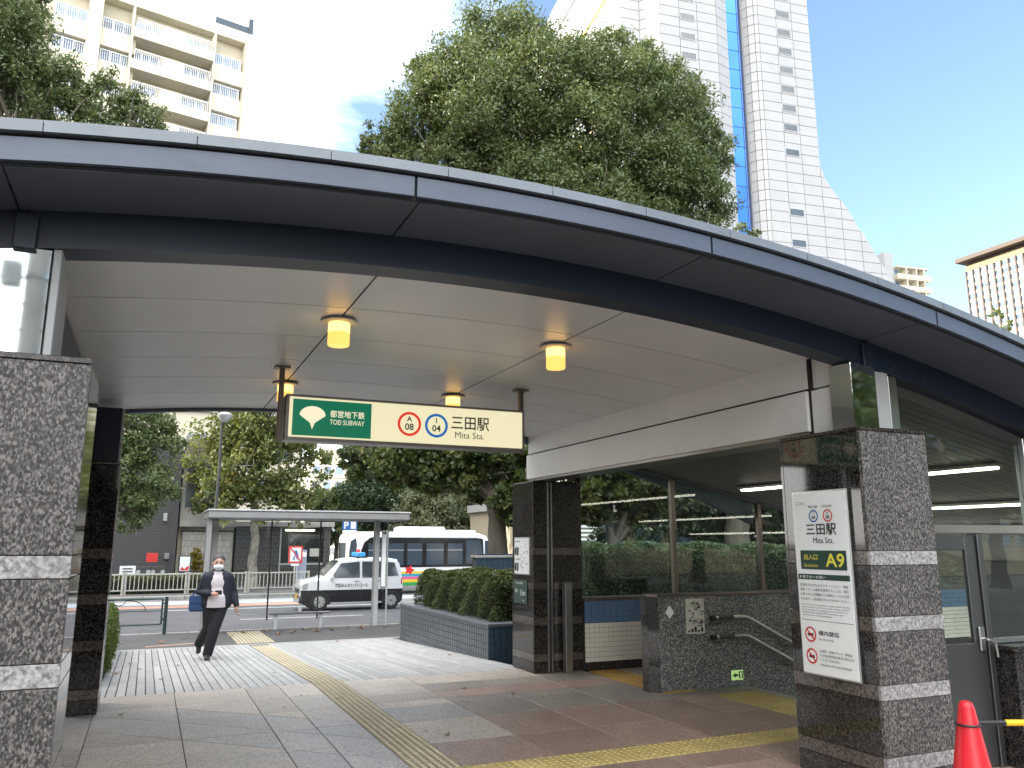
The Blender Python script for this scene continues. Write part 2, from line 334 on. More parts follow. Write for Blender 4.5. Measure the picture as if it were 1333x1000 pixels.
# ================================================================ THE SETTING
YS = 10.25; SL = .042; YE = 16.9                       # forecourt slopes down from YS to YE
def zs(y): return -SL*(min(max(y, YS), YE)-YS)
ZP = -.30; ZR = -.50; YK = 20.1                        # pavement, road, near kerb
def ring_sheet(x0, x1, y0, y1, holes_x, holes_y, z, m=0):
    """flat sheet with one rectangular hole"""
    mb = MB(); hx0, hx1 = holes_x; hy0, hy1 = holes_y
    for (a,b,c,d) in ((x0,x1,y0,hy0),(x0,x1,hy1,y1),(x0,hx0,hy0,hy1),(hx1,x1,hy0,hy1)):
        mb.add([(a,c,z),(b,c,z),(b,d,z),(a,d,z)], [(0,1,2,3)], m)
    return mb
struct('ground', ring_sheet(-2500,2500,-2500,2500,(5.9,13),(4.5,9.9),-.56), M['ground'])
mb = MB(); mb.add([(-300,YK+.1,ZR),(300,YK+.1,ZR),(300,34.8,ZR),(-300,34.8,ZR)], [(0,1,2,3)]); mb.add([(9.2,34.8,ZR),(60,34.8,ZR),(60,160,ZR),(9.2,160,ZR)], [(0,1,2,3)])
road = struct('road', mb, M['asphalt'])
# road paint (4 mm above the asphalt)
def paint(name, x0, x1, y0, y1, mat, z=ZR+.004):
    mb = MB(); mb.add([(x0,y0,z),(x1,y0,z),(x1,y1,z),(x0,y1,z)], [(0,1,2,3)]); return obj(name, mb, M[mat], road)
paint('edge_line', -60, 60, 20.75, 20.87, 'road_white')
for k in range(-8, 10): paint('lane_dash', k*7.0+2.6, k*7.0+6.2, 25.0, 25.13, 'road_white')
paint('coloured_band', -60, 7.5, 30.4, 31.6, 'road_pink'); paint('coloured_band', -60, 60, 31.9, 33.2, 'road_blue')
paint('lane_line', -60, 60, 29.2, 29.42, 'road_white'); paint('lane_line', -60, 60, 33.5, 33.7, 'road_white')
# near pavement
mb = MB(); zq = lambda y: ZP+.02-(y-YE)*.012
mb.add([(-80,YE+.12,zq(YE)),(80,YE+.12,zq(YE)),(80,YK,zq(YK)),(-80,YK,zq(YK))], [(0,1,2,3)])
pave = struct('pavement', mb, M['pave_asphalt'])
mb = MB(); mb.add([(.1,17.45,zq(17.4)+.005),(1.15,17.75,zq(17.7)+.005),(1.18,17.62,zq(17.6)+.005),(.12,17.32,zq(17.3)+.005)], [(0,3,2,1)]); obj('paint_stripe', mb, M['road_pink'], pave)
mb = MB(); mb.box(0, .98, 0, .15, -.2, 0, b=.012); kme = mb.mesh('kerb_stone', M['kerb'])
for k in range(-24, 44): link('kerb_stone', kme, pave, (k*1.0, YK, zq(YK)+.01))
# far pavement
mb = MB(); mb.add([(-120,34.95,-.37),(9.0,34.95,-.37),(9.0,160,-.37),(-120,160,-.37)], [(0,1,2,3)]); fp = struct('far_pavement', mb, M['pave_asphalt'])
mb = MB(); mb.box(0, 1.48, 0, .15, -.2, 0, b=.012); kme2 = mb.mesh('kerb_stone', M['kerb'])
for k in range(-24, 6): link('kerb_stone', kme2, fp, (k*1.5, 34.8, -.36))
# beds left and right of the forecourt
mb = MB(); mb.box(-14, -.42, 10.3, YE, -.55, -.02); struct('planting_bed', mb, M['soil'])
mb = MB(); mb.box(5.9, 40, 10.3, 11.55, -.55, .30); mb.box(5.1, 40, 11.88, 16.3, -.55, .30); struct('raised_bed', mb, M['soil'])

# ---- plaza paving of cut granite slabs
mb = MB(); mb.box(-14, 6.62, -9, YS, -.5, -.014); mb.box(6.62, 20, -9, 4.40, -.5, -.014)
plaza = struct('plaza_paving', mb, M['grout'])
def clip(poly, a, b, c):
    """keep a*x+b*y >= c"""
    out = []
    for i in range(len(poly)):
        p, q = poly[i], poly[(i+1)%len(poly)]; dp = a*p[0]+b*p[1]-c; dq = a*q[0]+b*q[1]-c
        if dp >= 0: out.append(p)
        if dp*dq < 0: t = dp/(dp-dq); out.append((p[0]+(q[0]-p[0])*t, p[1]+(q[1]-p[1])*t))
    return out
def area(p): return abs(sum(p[i][0]*p[(i+1)%len(p)][1]-p[(i+1)%len(p)][0]*p[i][1] for i in range(len(p)))/2)
def slab(poly, mat, gap=.0035):
    if len(poly) < 3 or area(poly) < .012: return
    cx = sum(p[0] for p in poly)/len(poly); cy_ = sum(p[1] for p in poly)/len(poly); out = poly
    ar = sum(poly[i][0]*poly[(i+1)%len(poly)][1]-poly[(i+1)%len(poly)][0]*poly[i][1] for i in range(len(poly)))
    if ar < 0: poly = poly[::-1]
    out = poly
    for i in range(len(poly)):
        p, q = poly[i], poly[(i+1)%len(poly)]; dx, dy = q[0]-p[0], q[1]-p[1]; l_ = math.hypot(dx, dy)
        if l_ < 1e-6: continue
        nx, ny = -dy/l_, dx/l_; out = clip(out, nx, ny, nx*p[0]+ny*p[1]+gap)
    if len(out) < 3: return
    z = random.uniform(-.0012, .0008); n = len(out); ins = []
    for p in out:
        d = math.hypot(cx-p[0], cy_-p[1]); ins.append((p[0]+(cx-p[0])/d*.005, p[1]+(cy_-p[1])/d*.005))
    mb = MB(); vs = [(x,y,-.03) for x,y in out]+[(x,y,z-.003) for x,y in out]+[(x,y,z) for x,y in ins]
    fs = [(i,(i+1)%n,n+(i+1)%n,n+i) for i in range(n)]+[(n+i,n+(i+1)%n,2*n+(i+1)%n,2*n+i) for i in range(n)]+[tuple(range(2*n,3*n))]
    mb.add(vs, fs); obj('paving_slab', mb, M[mat], plaza)
def rect(x0,x1,y0,y1): return [(x0,y0),(x1,y0),(x1,y1),(x0,y1)]
random.seed(3)
diag = [(.90,1,9.64),(.90,1,8.93),(.90,1,8.19),(.90,1,6.9)]     # oblique cuts .9x + y = c
xsL = [-1.12,-.36,.40,1.16,1.54,1.94]; ysL = [2.55,3.30,4.05,4.80,5.55,6.30,7.05,7.83,8.66,9.48,YS]
for i in range(len(xsL)-1):
    for j in range(len(ysL)-1):
        pieces = [rect(xsL[i],xsL[i+1],ysL[j],ysL[j+1])]
        for (a,b,c) in diag:
            if ysL[j] < 6.2: continue
            nxt = []
            for p in pieces:
                p1, p2 = clip(p,a,b,c), clip(p,-a,-b,-c)
                if len(p1) > 2 and len(p2) > 2 and min(area(p1),area(p2)) > .03: nxt += [p1,p2]
                else: nxt.append(p)
            pieces = nxt
        for p in pieces:
            cx = sum(q[0] for q in p)/len(p); cy_ = sum(q[1] for q in p)/len(p); s_ = .9*cx+cy_
            slab(p, 'slab_warm' if s_ > 9.64 or (7.0 < s_ < 8.19 and cx < .9) else ('slab_grey' if s_ > 6.9 else random.choice(['slab_warm','slab_grey'])))
xsR = [2.30,3.09,3.86,4.63,5.40,6.00,6.62]; ysR = [(9.62,YS,'slab_warm','slab_warm'),(9.16,9.62,'slab_warm','slab_dark'),(8.72,9.16,'slab_warm','slab_red'),(8.42,8.72,'slab_warm','slab_dark'),(7.70,8.42,'slab_grey','slab_dark'),(6.84,7.70,'slab_warm','slab_red'),(6.06,6.84,'slab_red','slab_red'),(5.30,5.68,'slab_red','slab_red'),(4.5,5.30,'slab_red','slab_red'),(3.6,4.5,'slab_warm','slab_red'),(2.7,3.6,'slab_warm','slab_grey'),(1.8,2.7,'slab_grey','slab_warm')]
for (y0,y1,m0,m1) in ysR:
    for i in range(len(xsR)-1):
        x0, x1 = xsR[i], xsR[i+1]
        if y0 > 8.3 and x0 > 5.3: x1 = min(x1, 5.42)
        if y0 < 9 and y1 > 6.2 and x0 >= 5.9 and y1 < 8.1: continue
        if x1-x0 > .05: slab(rect(x0,x1,y0,y1), m0 if x0 < 3.0 else m1)
for (y0,y1) in ((5.30,5.68),(5.68,6.06)): slab(rect(1.54,1.94,y0,y1), 'slab_warm')
for y0 in (1.8,2.7,3.6): slab(rect(1.94,2.30,y0,y0+.9), 'slab_grey')
for y0,y1 in ((4.5,5.30),(5.30,5.68)): slab(rect(1.94,2.30,y0,y1), 'slab_warm')
for k in range(6): slab(rect(6.62+k*.76, 6.62+(k+1)*.76, 3.6, 4.40), 'slab_grey'); slab(rect(6.62+k*.76, 6.62+(k+1)*.76, 2.7, 3.6), 'slab_warm')
slab(rect(5.87,6.62,8.30,9.72), 'slab_dark')
# light nosing stone at the head of the stairs
mb = MB(); mb.box(6.47, 6.64, 5.0, 7.98, -.1, .001, b=.004); obj('nosing_stone', mb, M['slab_grey'], plaza)
# ---- striped forecourt: narrow tile strips running towards the road
mb = MB(); x0, x1 = -.42, 4.86
mb.add([(x0,YS,-.012),(x1,YS,-.012),(x1,YE,zs(YE)-.012),(x0,YE,zs(YE)-.012),(x0,YS,-.5),(x1,YS,-.5),(x1,YE,-.6),(x0,YE,-.6)],
       [(0,1,2,3),(4,5,1,0),(5,6,2,1),(6,7,3,2),(7,4,0,3)])
fore = struct('forecourt_paving', mb, M['grout'])
mb = MB(); mb.box(-.42, 5.0, YE, YE+.12, -.6, zs(YE)+.004, b=.01); obj('edge_stone', mb, M['kerb'], fore)
random.seed(11); strip_cache = {}
def strip(xa, xb, ya, yb):
    key = (round(xb-xa,3), round(yb-ya,2))
    if key not in strip_cache:
        mb = MB(); w, l_ = key; b = .004; dz = -SL*l_
        mb.add([(0,0,-.02),(w,0,-.02),(w,l_,dz-.02),(0,l_,dz-.02),(0,0,-.003),(w,0,-.003),(w,l_,dz-.003),(0,l_,dz-.003),(b,b,0),(w-b,b,0),(w-b,l_-b,dz),(b,l_-b,dz)],
               [(0,1,5,4),(1,2,6,5),(2,3,7,6),(3,0,4,7),(4,5,9,8),(5,6,10,9),(6,7,11,10),(7,4,8,11),(8,9,10,11)])
        strip_cache[key] = mb.mesh('paving_strip', M['strip_tile'])
    link('paving_strip', strip_cache[key], fore, (xa, ya, zs(ya)))
def strips(xa, xb, n):
    w = (xb-xa)/n
    for i in range(n):
        cuts = [YS]+sorted(random.sample([11.2,12.0,12.8,13.6,14.4,15.2,16.0], 2))+[YE]
        for a, b in zip(cuts[:-1], cuts[1:]): strip(xa+i*w+.006, xa+(i+1)*w-.006, a+.003, b-.003)
strips(-.40, 1.94, 23); strips(2.30, 4.80, 25)
# ---- tactile paving: tiles with raised pips or bars
def tile_mesh(w, kind, mat, n=6):
    mb = MB(); mb.box(.002, w-.002, .002, w-.002, -.02, .001, m=1, b=.002); p = w/n
    for i in range(n):
        for j in range(n if kind == 'pip' else 1):
            if kind == 'pip': mb.lathe([(p*.32,0),(p*.29,.005),(p*.18,.0075)], ((i+.5)*p,(j+.5)*p,0), 8)
            else: mb.box((i+.28)*p, (i+.72)*p, .012, w-.012, 0, .006, b=.003)
    return mb.mesh('tactile_tile', [M[mat], M['tactile_base'] if mat == 'tactile' else M[mat]])
T1 = tile_mesh(.36,'pip','tactile'); T2 = tile_mesh(.37,'pip','tactile_yellow'); T3 = tile_mesh(.30,'bar','tactile_yellow',4); T4 = tile_mesh(.44,'bar','tactile_orange',5); T5 = tile_mesh(.36,'bar','tactile',5)
y = 6.06
while y < YS-.1: link('tactile_tile', T1, plaza, (1.94, y, .001)); y += .3635 if y < 9.9 else .36
y = YS+.17
while y+.36 < YE: 
    o = link('tactile_tile', T1, fore, (1.94, y, zs(y)+.002)); o.rotation_euler = (-math.atan(SL),0,0); y += .361
for k in range(12): link('tactile_tile', T2, plaza, (1.93+k*.372, 5.685, .002))
for k in range(2):
    for j in range(8): link('tactile_tile', T3, plaza, (5.88+k*.30, 7.68-.30*j-.32, .002))
for j in range(4):  link('tactile_tile', T4, plaza, (5.43, 9.70-.44*(j+1), .002))
for k in range(2):
    for j in range(7):
        o = link('tactile_tile', T5, pave, (1.76+k*.362, 17.15+j*.362, zq(17.15+j*.362)+.004))

# ================================================================ THE ENTRANCE
XC = 1.85; RR = 17.5
def arcz(z0, r=RR, xc=XC): return lambda x: z0-(x-xc)**2/(2*r)
XL, XR = -4.9, 8.6
canopy = thing('entrance_canopy', 'arched slate blue metal canopy with pale ceiling over the station entrance', 'canopy', (1.85, 7, 3.3))
sx = [-4.9,-2.55,-.70,1.16,2.98,4.84,6.7,8.6]
for a, b in zip(sx[:-1], sx[1:]):
    g = .006
    mb = MB().arc(a+g, b-g, 3.80, 4.30, arcz(3.425), arcz(3.45), 8); obj('soffit_panel', mb, M['soffit'], canopy, 30)
    # fascia: two boards of the front edge
fx = [-4.9,-2.7,-.78,1.13,3.03,4.98,6.8,8.6]
for a, b in zip(fx[:-1], fx[1:]):
    mb = MB().arc(a+.008, b-.008, 3.76, 3.80, arcz(3.443), arcz(3.550), 8); obj('fascia_panel', mb, M['fascia'], canopy, 30)
x = XL
while x < XR:
    mb = MB().arc(x+.002, x+.62-.002, 3.735, 3.80, arcz(3.569), arcz(3.622), 3); obj('coping_panel', mb, M['coping'], canopy, 30); x += .62
mb = MB().arc(XL, XR, 3.79, 4.0, arcz(3.43), arcz(3.60), 30); obj('edge_gutter', mb, M['joint'], canopy, 30)
mb = MB().arc(XL, XR, 3.755, 10.12, arcz(3.618), arcz(3.634), 30); obj('roof_skin', mb, M['grey_paint'], canopy, 30)
bx = [-4.9,-.66,4.86,8.6]
for i, (a, b) in enumerate(zip(bx[:-1], bx[1:])):
    mb = MB().arc(a+.004, b-.004, 4.30, 4.49, arcz(3.232), arcz(3.43), 24); obj('arch_beam', mb, M['navy'], canopy, 30)
for px in (-.66, 4.86):
    mb = MB().box(px-.05, px+.05, 4.27, 4.31, arcz(3.22)(px), arcz(3.40)(px), b=.005); obj('joint_plate', mb, M['navy'], canopy)
BOLT = MB().lathe([(.011,0),(.009,.008)], (0,0,0), 6, axis='y').mesh('bolt', M['navy'])
for i in range(6):
    for j in range(2): link('bolt', BOLT, canopy, (5.0+i*.11, 4.299, arcz(3.29+j*.075)(5.0+i*.11)))
cz = arcz(3.285, 21, 2.0)
cxs = [-.62,1.155,2.955,4.74]; cys = [4.49,5.38,6.27,7.16,8.05,8.94,10.02]
for i in range(3):
    for j in range(6):
        mb = MB().arc(cxs[i]+.007, cxs[i+1]-.007, cys[j]+.0055, cys[j+1]-.0055, cz, lambda x: cz(x)+.02, 10); obj('ceiling_panel', mb, M['ceiling'], canopy, 30)
mb = MB().arc(-.7, 4.8, 4.5, 10.0, lambda x: cz(x)+.022, lambda x: cz(x)+.05, 16); obj('ceiling_backing', mb, M['joint'], canopy, 30)
mb = MB().arc(XL, XR, 10.02, 10.12, lambda x: arcz(3.25)(x), arcz(3.60), 30); obj('rear_fascia', mb, M['soffit'], canopy, 30)
# pale bulkhead boards above the stair opening
for k, (z0, z1, xo) in enumerate(((2.52,2.845,4.70),(2.865,3.22,4.725))):
    mb = MB().box(xo, 5.02, 4.77, 10.03, z0, z1, b=.004); obj('bulkhead_board', mb, M['white_panel'], canopy)
    mb = MB().box(xo+.03, 5.0, 4.53, 4.745, z0 if k else z0-.03, z1, b=.004); obj('bulkhead_end', mb, M['white_panel'], canopy)
mb = MB().box(4.73, 5.0, 4.745, 10.0, 2.50, 3.2); obj('bulkhead_core', mb, M['joint'], canopy)
mb = MB().box(4.72, 5.02, 4.79, 10.0, 2.485, 2.52, b=.003); obj('bulkhead_trim', mb, M['steel_dark'], canopy)
mb = MB().box(-.95, -.585, 4.75, 9.3, 2.48, 3.06, b=.004); obj('side_beam', mb, M['navy'], canopy)
mb = MB().box(-.60, -.36, 9.32, 9.9, 2.49, 3.06, b=.004); obj('side_beam', mb, M['navy'], canopy)
mb = MB().box(-.358, -.335, 9.31, 9.36, 2.49, 3.05, b=.003); obj('edge_trim', mb, M['grey_light'], canopy)
mb = MB().box(-1.5, -.54, 4.305, 4.62, 2.485, 3.06, b=.004); obj('mirror_box', mb, M['mirror'], canopy)
mb = MB().box(-.538, -.50, 4.32, 4.72, 2.485, 3.075, b=.004); obj('mirror_edge', mb, M['grey_light'], canopy)
mb = MB().box(4.70, 4.95, 4.305, 4.52, 2.485, 2.99, b=.003); obj('mirror_box', mb, M['mirror'], canopy)
mb = MB().box(4.955, 5.09, 4.315, 4.5, 2.485, 2.94, b=.003); obj('white_jamb', mb, M['grey_light'], canopy)
mb = MB().box(5.11, 5.20, 4.33, 4.5, 2.485, 2.92, b=.003); obj('steel_jamb', mb, M['steel'], canopy)

# ---- granite pillars
COURSES = [(0,.14,0),(.14,.24,1),(.24,.60,0),(.60,.70,1),(.70,1.05,0),(1.05,1.15,1),(1.15,1.50,0),(1.50,1.60,1),(1.60,2.455,0)]
def pillar(label, x0, x1, y0, y1, sides, top=2.455):
    """sides: dict face -> 'b' brushed or 'p' polished"""
    t = thing('granite_pillar', label, 'pillar', ((x0+x1)/2,(y0+y1)/2,0), group='granite pillars of the entrance')
    e = .022; mb = MB().box(x0+e, x1-e, y0+e, y1-e, 0, 2.46); obj('core', mb, M['joint'], t)
    for (z0, z1, band) in COURSES:
        z1 = min(z1, top); g = .0022
        for f, fin in sides.items():
            mat = {('b',0):'granite_brushed',('b',1):'granite_band',('p',0):'granite_polish',('p',1):'band_polish',('m',0):'granite',('m',1):'band_polish'}[fin,band]
            if f == 'front': mb = MB().box(x0, x1, y0, y0+.03, z0+g, z1-g, b=.002)
            elif f == 'back': mb = MB().box(x0, x1, y1-.03, y1, z0+g, z1-g, b=.002)
            elif f == 'right': mb = MB().box(x1-.03, x1, y0+.032, y1-.032, z0+g, z1-g, b=.002)
            else: mb = MB().box(x0, x0+.03, y0+.032, y1-.032, z0+g, z1-g, b=.002)
            obj('stone_panel', mb, M[mat], t)
    mb = MB().box(x0+.001, x1-.001, y0+.001, y1-.001, 2.458, 2.485, b=.003); obj('cap_stone', mb, M['granite'], t)
    return t
pillar('thick granite pillar holding the mirrored steel box, with a polished inner side', -1.45, -.30, 4.05, 4.64, {'front':'b','right':'p','back':'p'})
PR = pillar('granite pillar carrying the white entrance notice board', 4.62, 5.29, 4.20, 5.02, {'front':'b','left':'p','back':'p','right':'p'})
pillar('slim dark polished granite pillar beside the clipped hedge', -.62, -.33, 9.30, 9.92, {'front':'p','right':'m','back':'p'})
PM = pillar('dark granite pillar with steel strips beside the tiled planter', 4.69, 5.42, 9.80, 10.48, {'front':'m','left':'p','back':'p','right':'p'})
mb = MB().box(4.892, 4.915, 9.782, 9.80, .005, 2.47, b=.002); obj('steel_strip', mb, M['steel'], PM)
mb = MB().box(4.945, 4.965, 9.782, 9.80, .005, 2.47, b=.002); obj('steel_strip', mb, M['steel'], PM)
mb = MB().box(4.916, 4.944, 9.79, 9.80, .005, 2.47); obj('shadow_gap', mb, M['joint'], PM)
t = thing('steel_post', 'short square stainless steel post in front of the dark pillar', 'post', (5.13,9.7,0))
obj('post_body', MB().box(5.08, 5.18, 9.64, 9.74, .001, 1.13, b=.006), M['steel'], t); obj('post_cap', MB().box(5.075, 5.185, 9.635, 9.745, 1.131, 1.15, b=.004), M['steel'], t)

# ---- stair enclosure
stair = thing('stairs', 'granite stairs going down beside the handrails', 'stairs', (6.62, 6.5, 0))
for k in range(12): obj('step', MB().box(6.645+k*.32, 6.645+(k+1)*.32+.02, 4.62, 7.98, -.158*(k+1)-.16, -.158*(k+1), b=.006), M['slab_dark'], stair)
stair2 = thing('stairs', 'narrow stairs behind the speckled stone wall', 'stairs', (5.9, 9, 0))
for k in range(13): obj('step', MB().box(6.63+k*.32, 6.63+(k+1)*.32+.02, 8.27, 9.72, -.158*(k+1)-.16, -.158*(k+1), b=.006), M['slab_dark'], stair2)
t = thing('divider_wall', 'dark speckled stone wall with handrails between the stairs', 'wall', (6.5, 8.1, 0))
obj('wall_body', MB().box(5.42, 7.56, 8.0, 8.25, -1.2, 1.04, b=.004), M['terrazzo'], t)
obj('wall_end', MB().prism([(5.30,8.06),(5.418,8.003),(5.418,8.247),(5.30,8.19)], 'z', 0.001, 1.05), M['granite_polish'], t)
obj('coping', MB().box(5.40, 7.58, 7.99, 8.26, 1.042, 1.07, b=.004), M['bronze'], t)
def handrail(z, zb, label):
    t = thing('handrail', label, 'handrail', (6.1, 7.9, zb))
    p = [(6.12,7.88,z),(6.55,7.88,z),(6.60,7.88,z-.012),(8.3,7.88,z-.012-1.70*.485)]
    obj('rail', MB().tube(p, .021, 12), M['steel'], t, 40)
    obj('end_cap', MB().tube([(6.05,7.88,z-.004),(6.12,7.88,z)], [.030,.027], 12), M['rubber'], t, 40)
    obj('grip_sleeve', MB().tube([(6.16,7.88,z+.0),(6.38,7.88,z)], .0235, 12), M['dark_grey'], t, 40)
    for bxx, bz in ((6.2,z),(7.2,z-.012-.6*.485)):
        b = obj('bracket', MB().tube([(bxx,7.88,bz-.02),(bxx,7.88,bz-.06),(bxx,7.95,bz-.075),(bxx,7.998,bz-.075)], .009, 8), M['steel_dark'], t, 40)
        obj('rosette', MB().lathe([(.032,0),(.032,.012)], (bxx,7.998,bz-.075), 12, axis='y'), M['steel_dark'], b)
handrail(.80, 0, 'upper stainless steel handrail running down the stair wall'); handrail(.585, 0, 'lower stainless steel handrail running down the stair wall')
# back wall with small tiles and glazing above
t = thing('tiled_wall', 'low wall of cream and blue tiles under the glazing behind the stairs', 'wall', (7, 9.85, 0))
obj('wall_core', MB().box(5.43, 13, 9.775, 9.99, -2.2, .93), M['grout'], t)
obj('skirting', MB().box(5.43, 13, 9.757, 9.778, -.02, .10, b=.003), M['granite_polish'], t)
def tiles(x0, x1, z0, z1, w, h, y0, mat, name):
    mb = MB(); nx = int(round((x1-x0)/w)); nz_ = int(round((z1-z0)/h)); w = (x1-x0)/nx; h = (z1-z0)/nz_
    for i in range(nx):
        for j in range(nz_): mb.box(x0+i*w+.003, x0+(i+1)*w-.003, y0+random.uniform(-.0006,.0006), y0+.02, z0+j*h+.003, z0+(j+1)*h-.003)
    o = obj(name, mb, M[mat], t); o['kind'] = 'stuff'
tiles(5.43, 13, .10, .60, .073, .0625, 9.76, 'tile_white', 'cream_tile_field'); tiles(5.43, 13, .60, .89, .1, .0725, 9.76, 'tile_blue', 'blue_tile_field')
obj('sill', MB().box(5.42, 13, 9.735, 10.0, .892, .935, b=.004), M['bronze'], t)
t = thing('window_wall', 'bronze framed glazing behind the stairs looking out on hedges', 'glazing', (7, 9.85, .94))
zc = lambda x: 2.7-.2*(x-6.56)
gx = [5.43,6.96,8.55,10.15,11.75,13.2]
for a, b in zip(gx[:-1], gx[1:]):
    za, zb = min(zc(a),2.9), min(zc(b),2.9)
    obj('pane', MB().prism([(a+.03,.94),(b-.03,.94),(b-.03,zb),(a+.03,za)], 'y', 9.85, 9.862), M['glass_clear'], t)
for a in gx[1:]: obj('post', MB().box(a-.032, a+.032, 9.80, 9.88, .936, zc(a)-.01, b=.004), M['bronze'], t)
obj('head_rail', MB().prism([(5.43,zc(5.43)-.05),(13.2,zc(13.2)-.05),(13.2,zc(13.2)+.01),(5.43,zc(5.43)+.01)], 'y', 9.80, 9.88), M['dark_grey'], t)
t = thing('stair_ceiling', 'sloping ceiling of dark narrow slats above the stairs', 'ceiling', (8, 7, 2.4))
y = 4.52
while y < 9.8:
    obj('slat', MB().prism([(5.03,zc(5.03)+.001),(13.3,zc(13.3)+.001),(13.3,zc(13.3)+.02),(5.03,zc(5.03)+.02)], 'y', y+.006, y+.114), M['slat'], t); y += .12
obj('ceiling_board', MB().prism([(5.02,zc(5.02)+.022),(13.3,zc(13.3)+.022),(13.3,zc(13.3)+.09),(5.02,zc(5.02)+.09)], 'y', 4.5, 9.95), M['joint'], t)
obj('end_board', MB().box(13.2, 13.3, 4.5, 9.95, -2.2, zc(13.3)), M['dark_grey'], t)
for i, (lx, wd) in enumerate(((7.8,'over the head of the stairs'),(9.32,'over the middle of the stairs'),(10.58,'over the lower stairs'))):
    t = thing('strip_light', 'long white fluorescent strip light '+wd, 'ceiling light', (lx,7.3,zc(lx)), group='strip lights above the stairs'); z = zc(lx)
    obj('housing', MB().box(lx-.07, lx+.07, 5.38, 9.3, z-.035, z-.002, b=.004), M['white'], t)
    for y0, y1 in ((5.40,6.67),(6.70,7.97),(8.0,9.27)): obj('tube', MB().box(lx-.045, lx+.045, y0, y1, z-.062, z-.036, b=.01), M['tube_light'], t)
# ---- right-hand glass screen with steel gate
t = thing('glass_screen', 'glass screen in steel frames beside the notice pillar', 'glazing', (6.5,4.42,0))
bz = arcz(3.215)
def pane_poly(a, b, z0, ztop): return [(a,z0),(b,z0)]+[(b+(a-b)*k/6, ztop(b+(a-b)*k/6)) for k in range(7)]
for a, b in ((5.29,6.70),(6.76,8.5)): obj('pane', MB().prism(pane_poly(a,b,1.80,lambda x: bz(x)-.04), 'y', 4.43, 4.442), M['glass_dim'], t)
for a, b in ((6.06,6.70),(6.76,8.5)): obj('pane', MB().box(a, b, 4.43, 4.442, .92, 1.72), M['glass_dim'], t)
obj('transom', MB().box(5.29, 8.55, 4.39, 4.47, 1.73, 1.80, b=.004), M['steel'], t)
for a in (5.235, 6.73, 8.53): obj('mullion', MB().box(a-.03, a+.03, 4.385, 4.475, .0 if a < 6 else .92, bz(a)-.01, b=.004), M['steel'], t)
obj('head_rail', MB().arc(5.2, 8.55, 4.40, 4.46, lambda x: bz(x)-.07, lambda x: bz(x)-.01, 14), M['steel_dark'], t)
obj('sill_rail', MB().box(6.06, 8.55, 4.40, 4.47, .885, .92, b=.004), M['steel'], t)
t = thing('steel_gate', 'stainless steel gate with upper glass pane beside the pillar', 'gate', (5.7,4.4,0))
obj('leaf', MB().box(5.31, 5.985, 4.40, 4.435, .02, .90, b=.004), M['gate_steel'], t)
for a, b in ((5.31,5.40),(5.865,5.985)): obj('stile', MB().box(a, b, 4.40, 4.435, .902, 1.71, b=.004), M['gate_steel'], t)
obj('top_rail', MB().box(5.402, 5.863, 4.40, 4.435, 1.60, 1.71, b=.004), M['gate_steel'], t)
obj('pane', MB().box(5.402, 5.863, 4.415, 4.422, .902, 1.598), M['glass_dim'], t)
obj('jamb', MB().box(5.995, 6.055, 4.385, 4.475, 0, 1.728, b=.004), M['gate_steel'], t)
h = obj('lock_plate', MB().box(5.90, 5.96, 4.378, 4.399, .84, 1.02, b=.006), M['steel'], t)
obj('lever', MB().tube([(5.93,4.385,.93),(5.93,4.34,.93),(5.95,4.33,.93),(6.0,4.33,.90),(6.01,4.33,.80)], .012, 8), M['steel'], h, 40)
t = thing('base_wall', 'low polished dark granite wall under the glass screen', 'wall', (7.2,4.4,0))
obj('wall_body', MB().box(6.075, 8.55, 4.24, 4.50, -.02, .84, b=.003), M['granite_polish'], t); obj('coping', MB().box(6.06, 8.57, 4.22, 4.52, .842, .882, b=.004), M['granite'], t)
# ---- ceiling lamps
for (lx, ly, wd) in ((1.155,5.70,'on the joint line before the green sign panel'),(2.955,5.73,'on the joint line near the pale bulkhead'),(1.155,8.27,'half hidden behind the green end of the station sign'),(2.955,8.22,'just above the lettered end of the station sign')):
    t = thing('ceiling_lamp', 'lit amber lamp '+wd, 'ceiling lamp', (lx,ly,cz(lx)), group='amber ceiling lamps'); z = cz(lx)
    obj('mounting_ring', MB().lathe([(.085,-.002),(.13,-.012),(.13,-.024),(.078,-.03)], (lx,ly,z), 28), M['grey_light'], t, 40)
    s = obj('lamp_shade', MB().lathe([(.079,-.105),(.079,-.19),(.074,-.2),(.02,-.2)], (lx,ly,z), 28), M['lamp_glow'], t, 40)
    obj('lamp_neck', MB().lathe([(.076,-.028),(.078,-.04),(.079,-.104)], (lx,ly,z), 28), M['lamp_core'], t, 40)
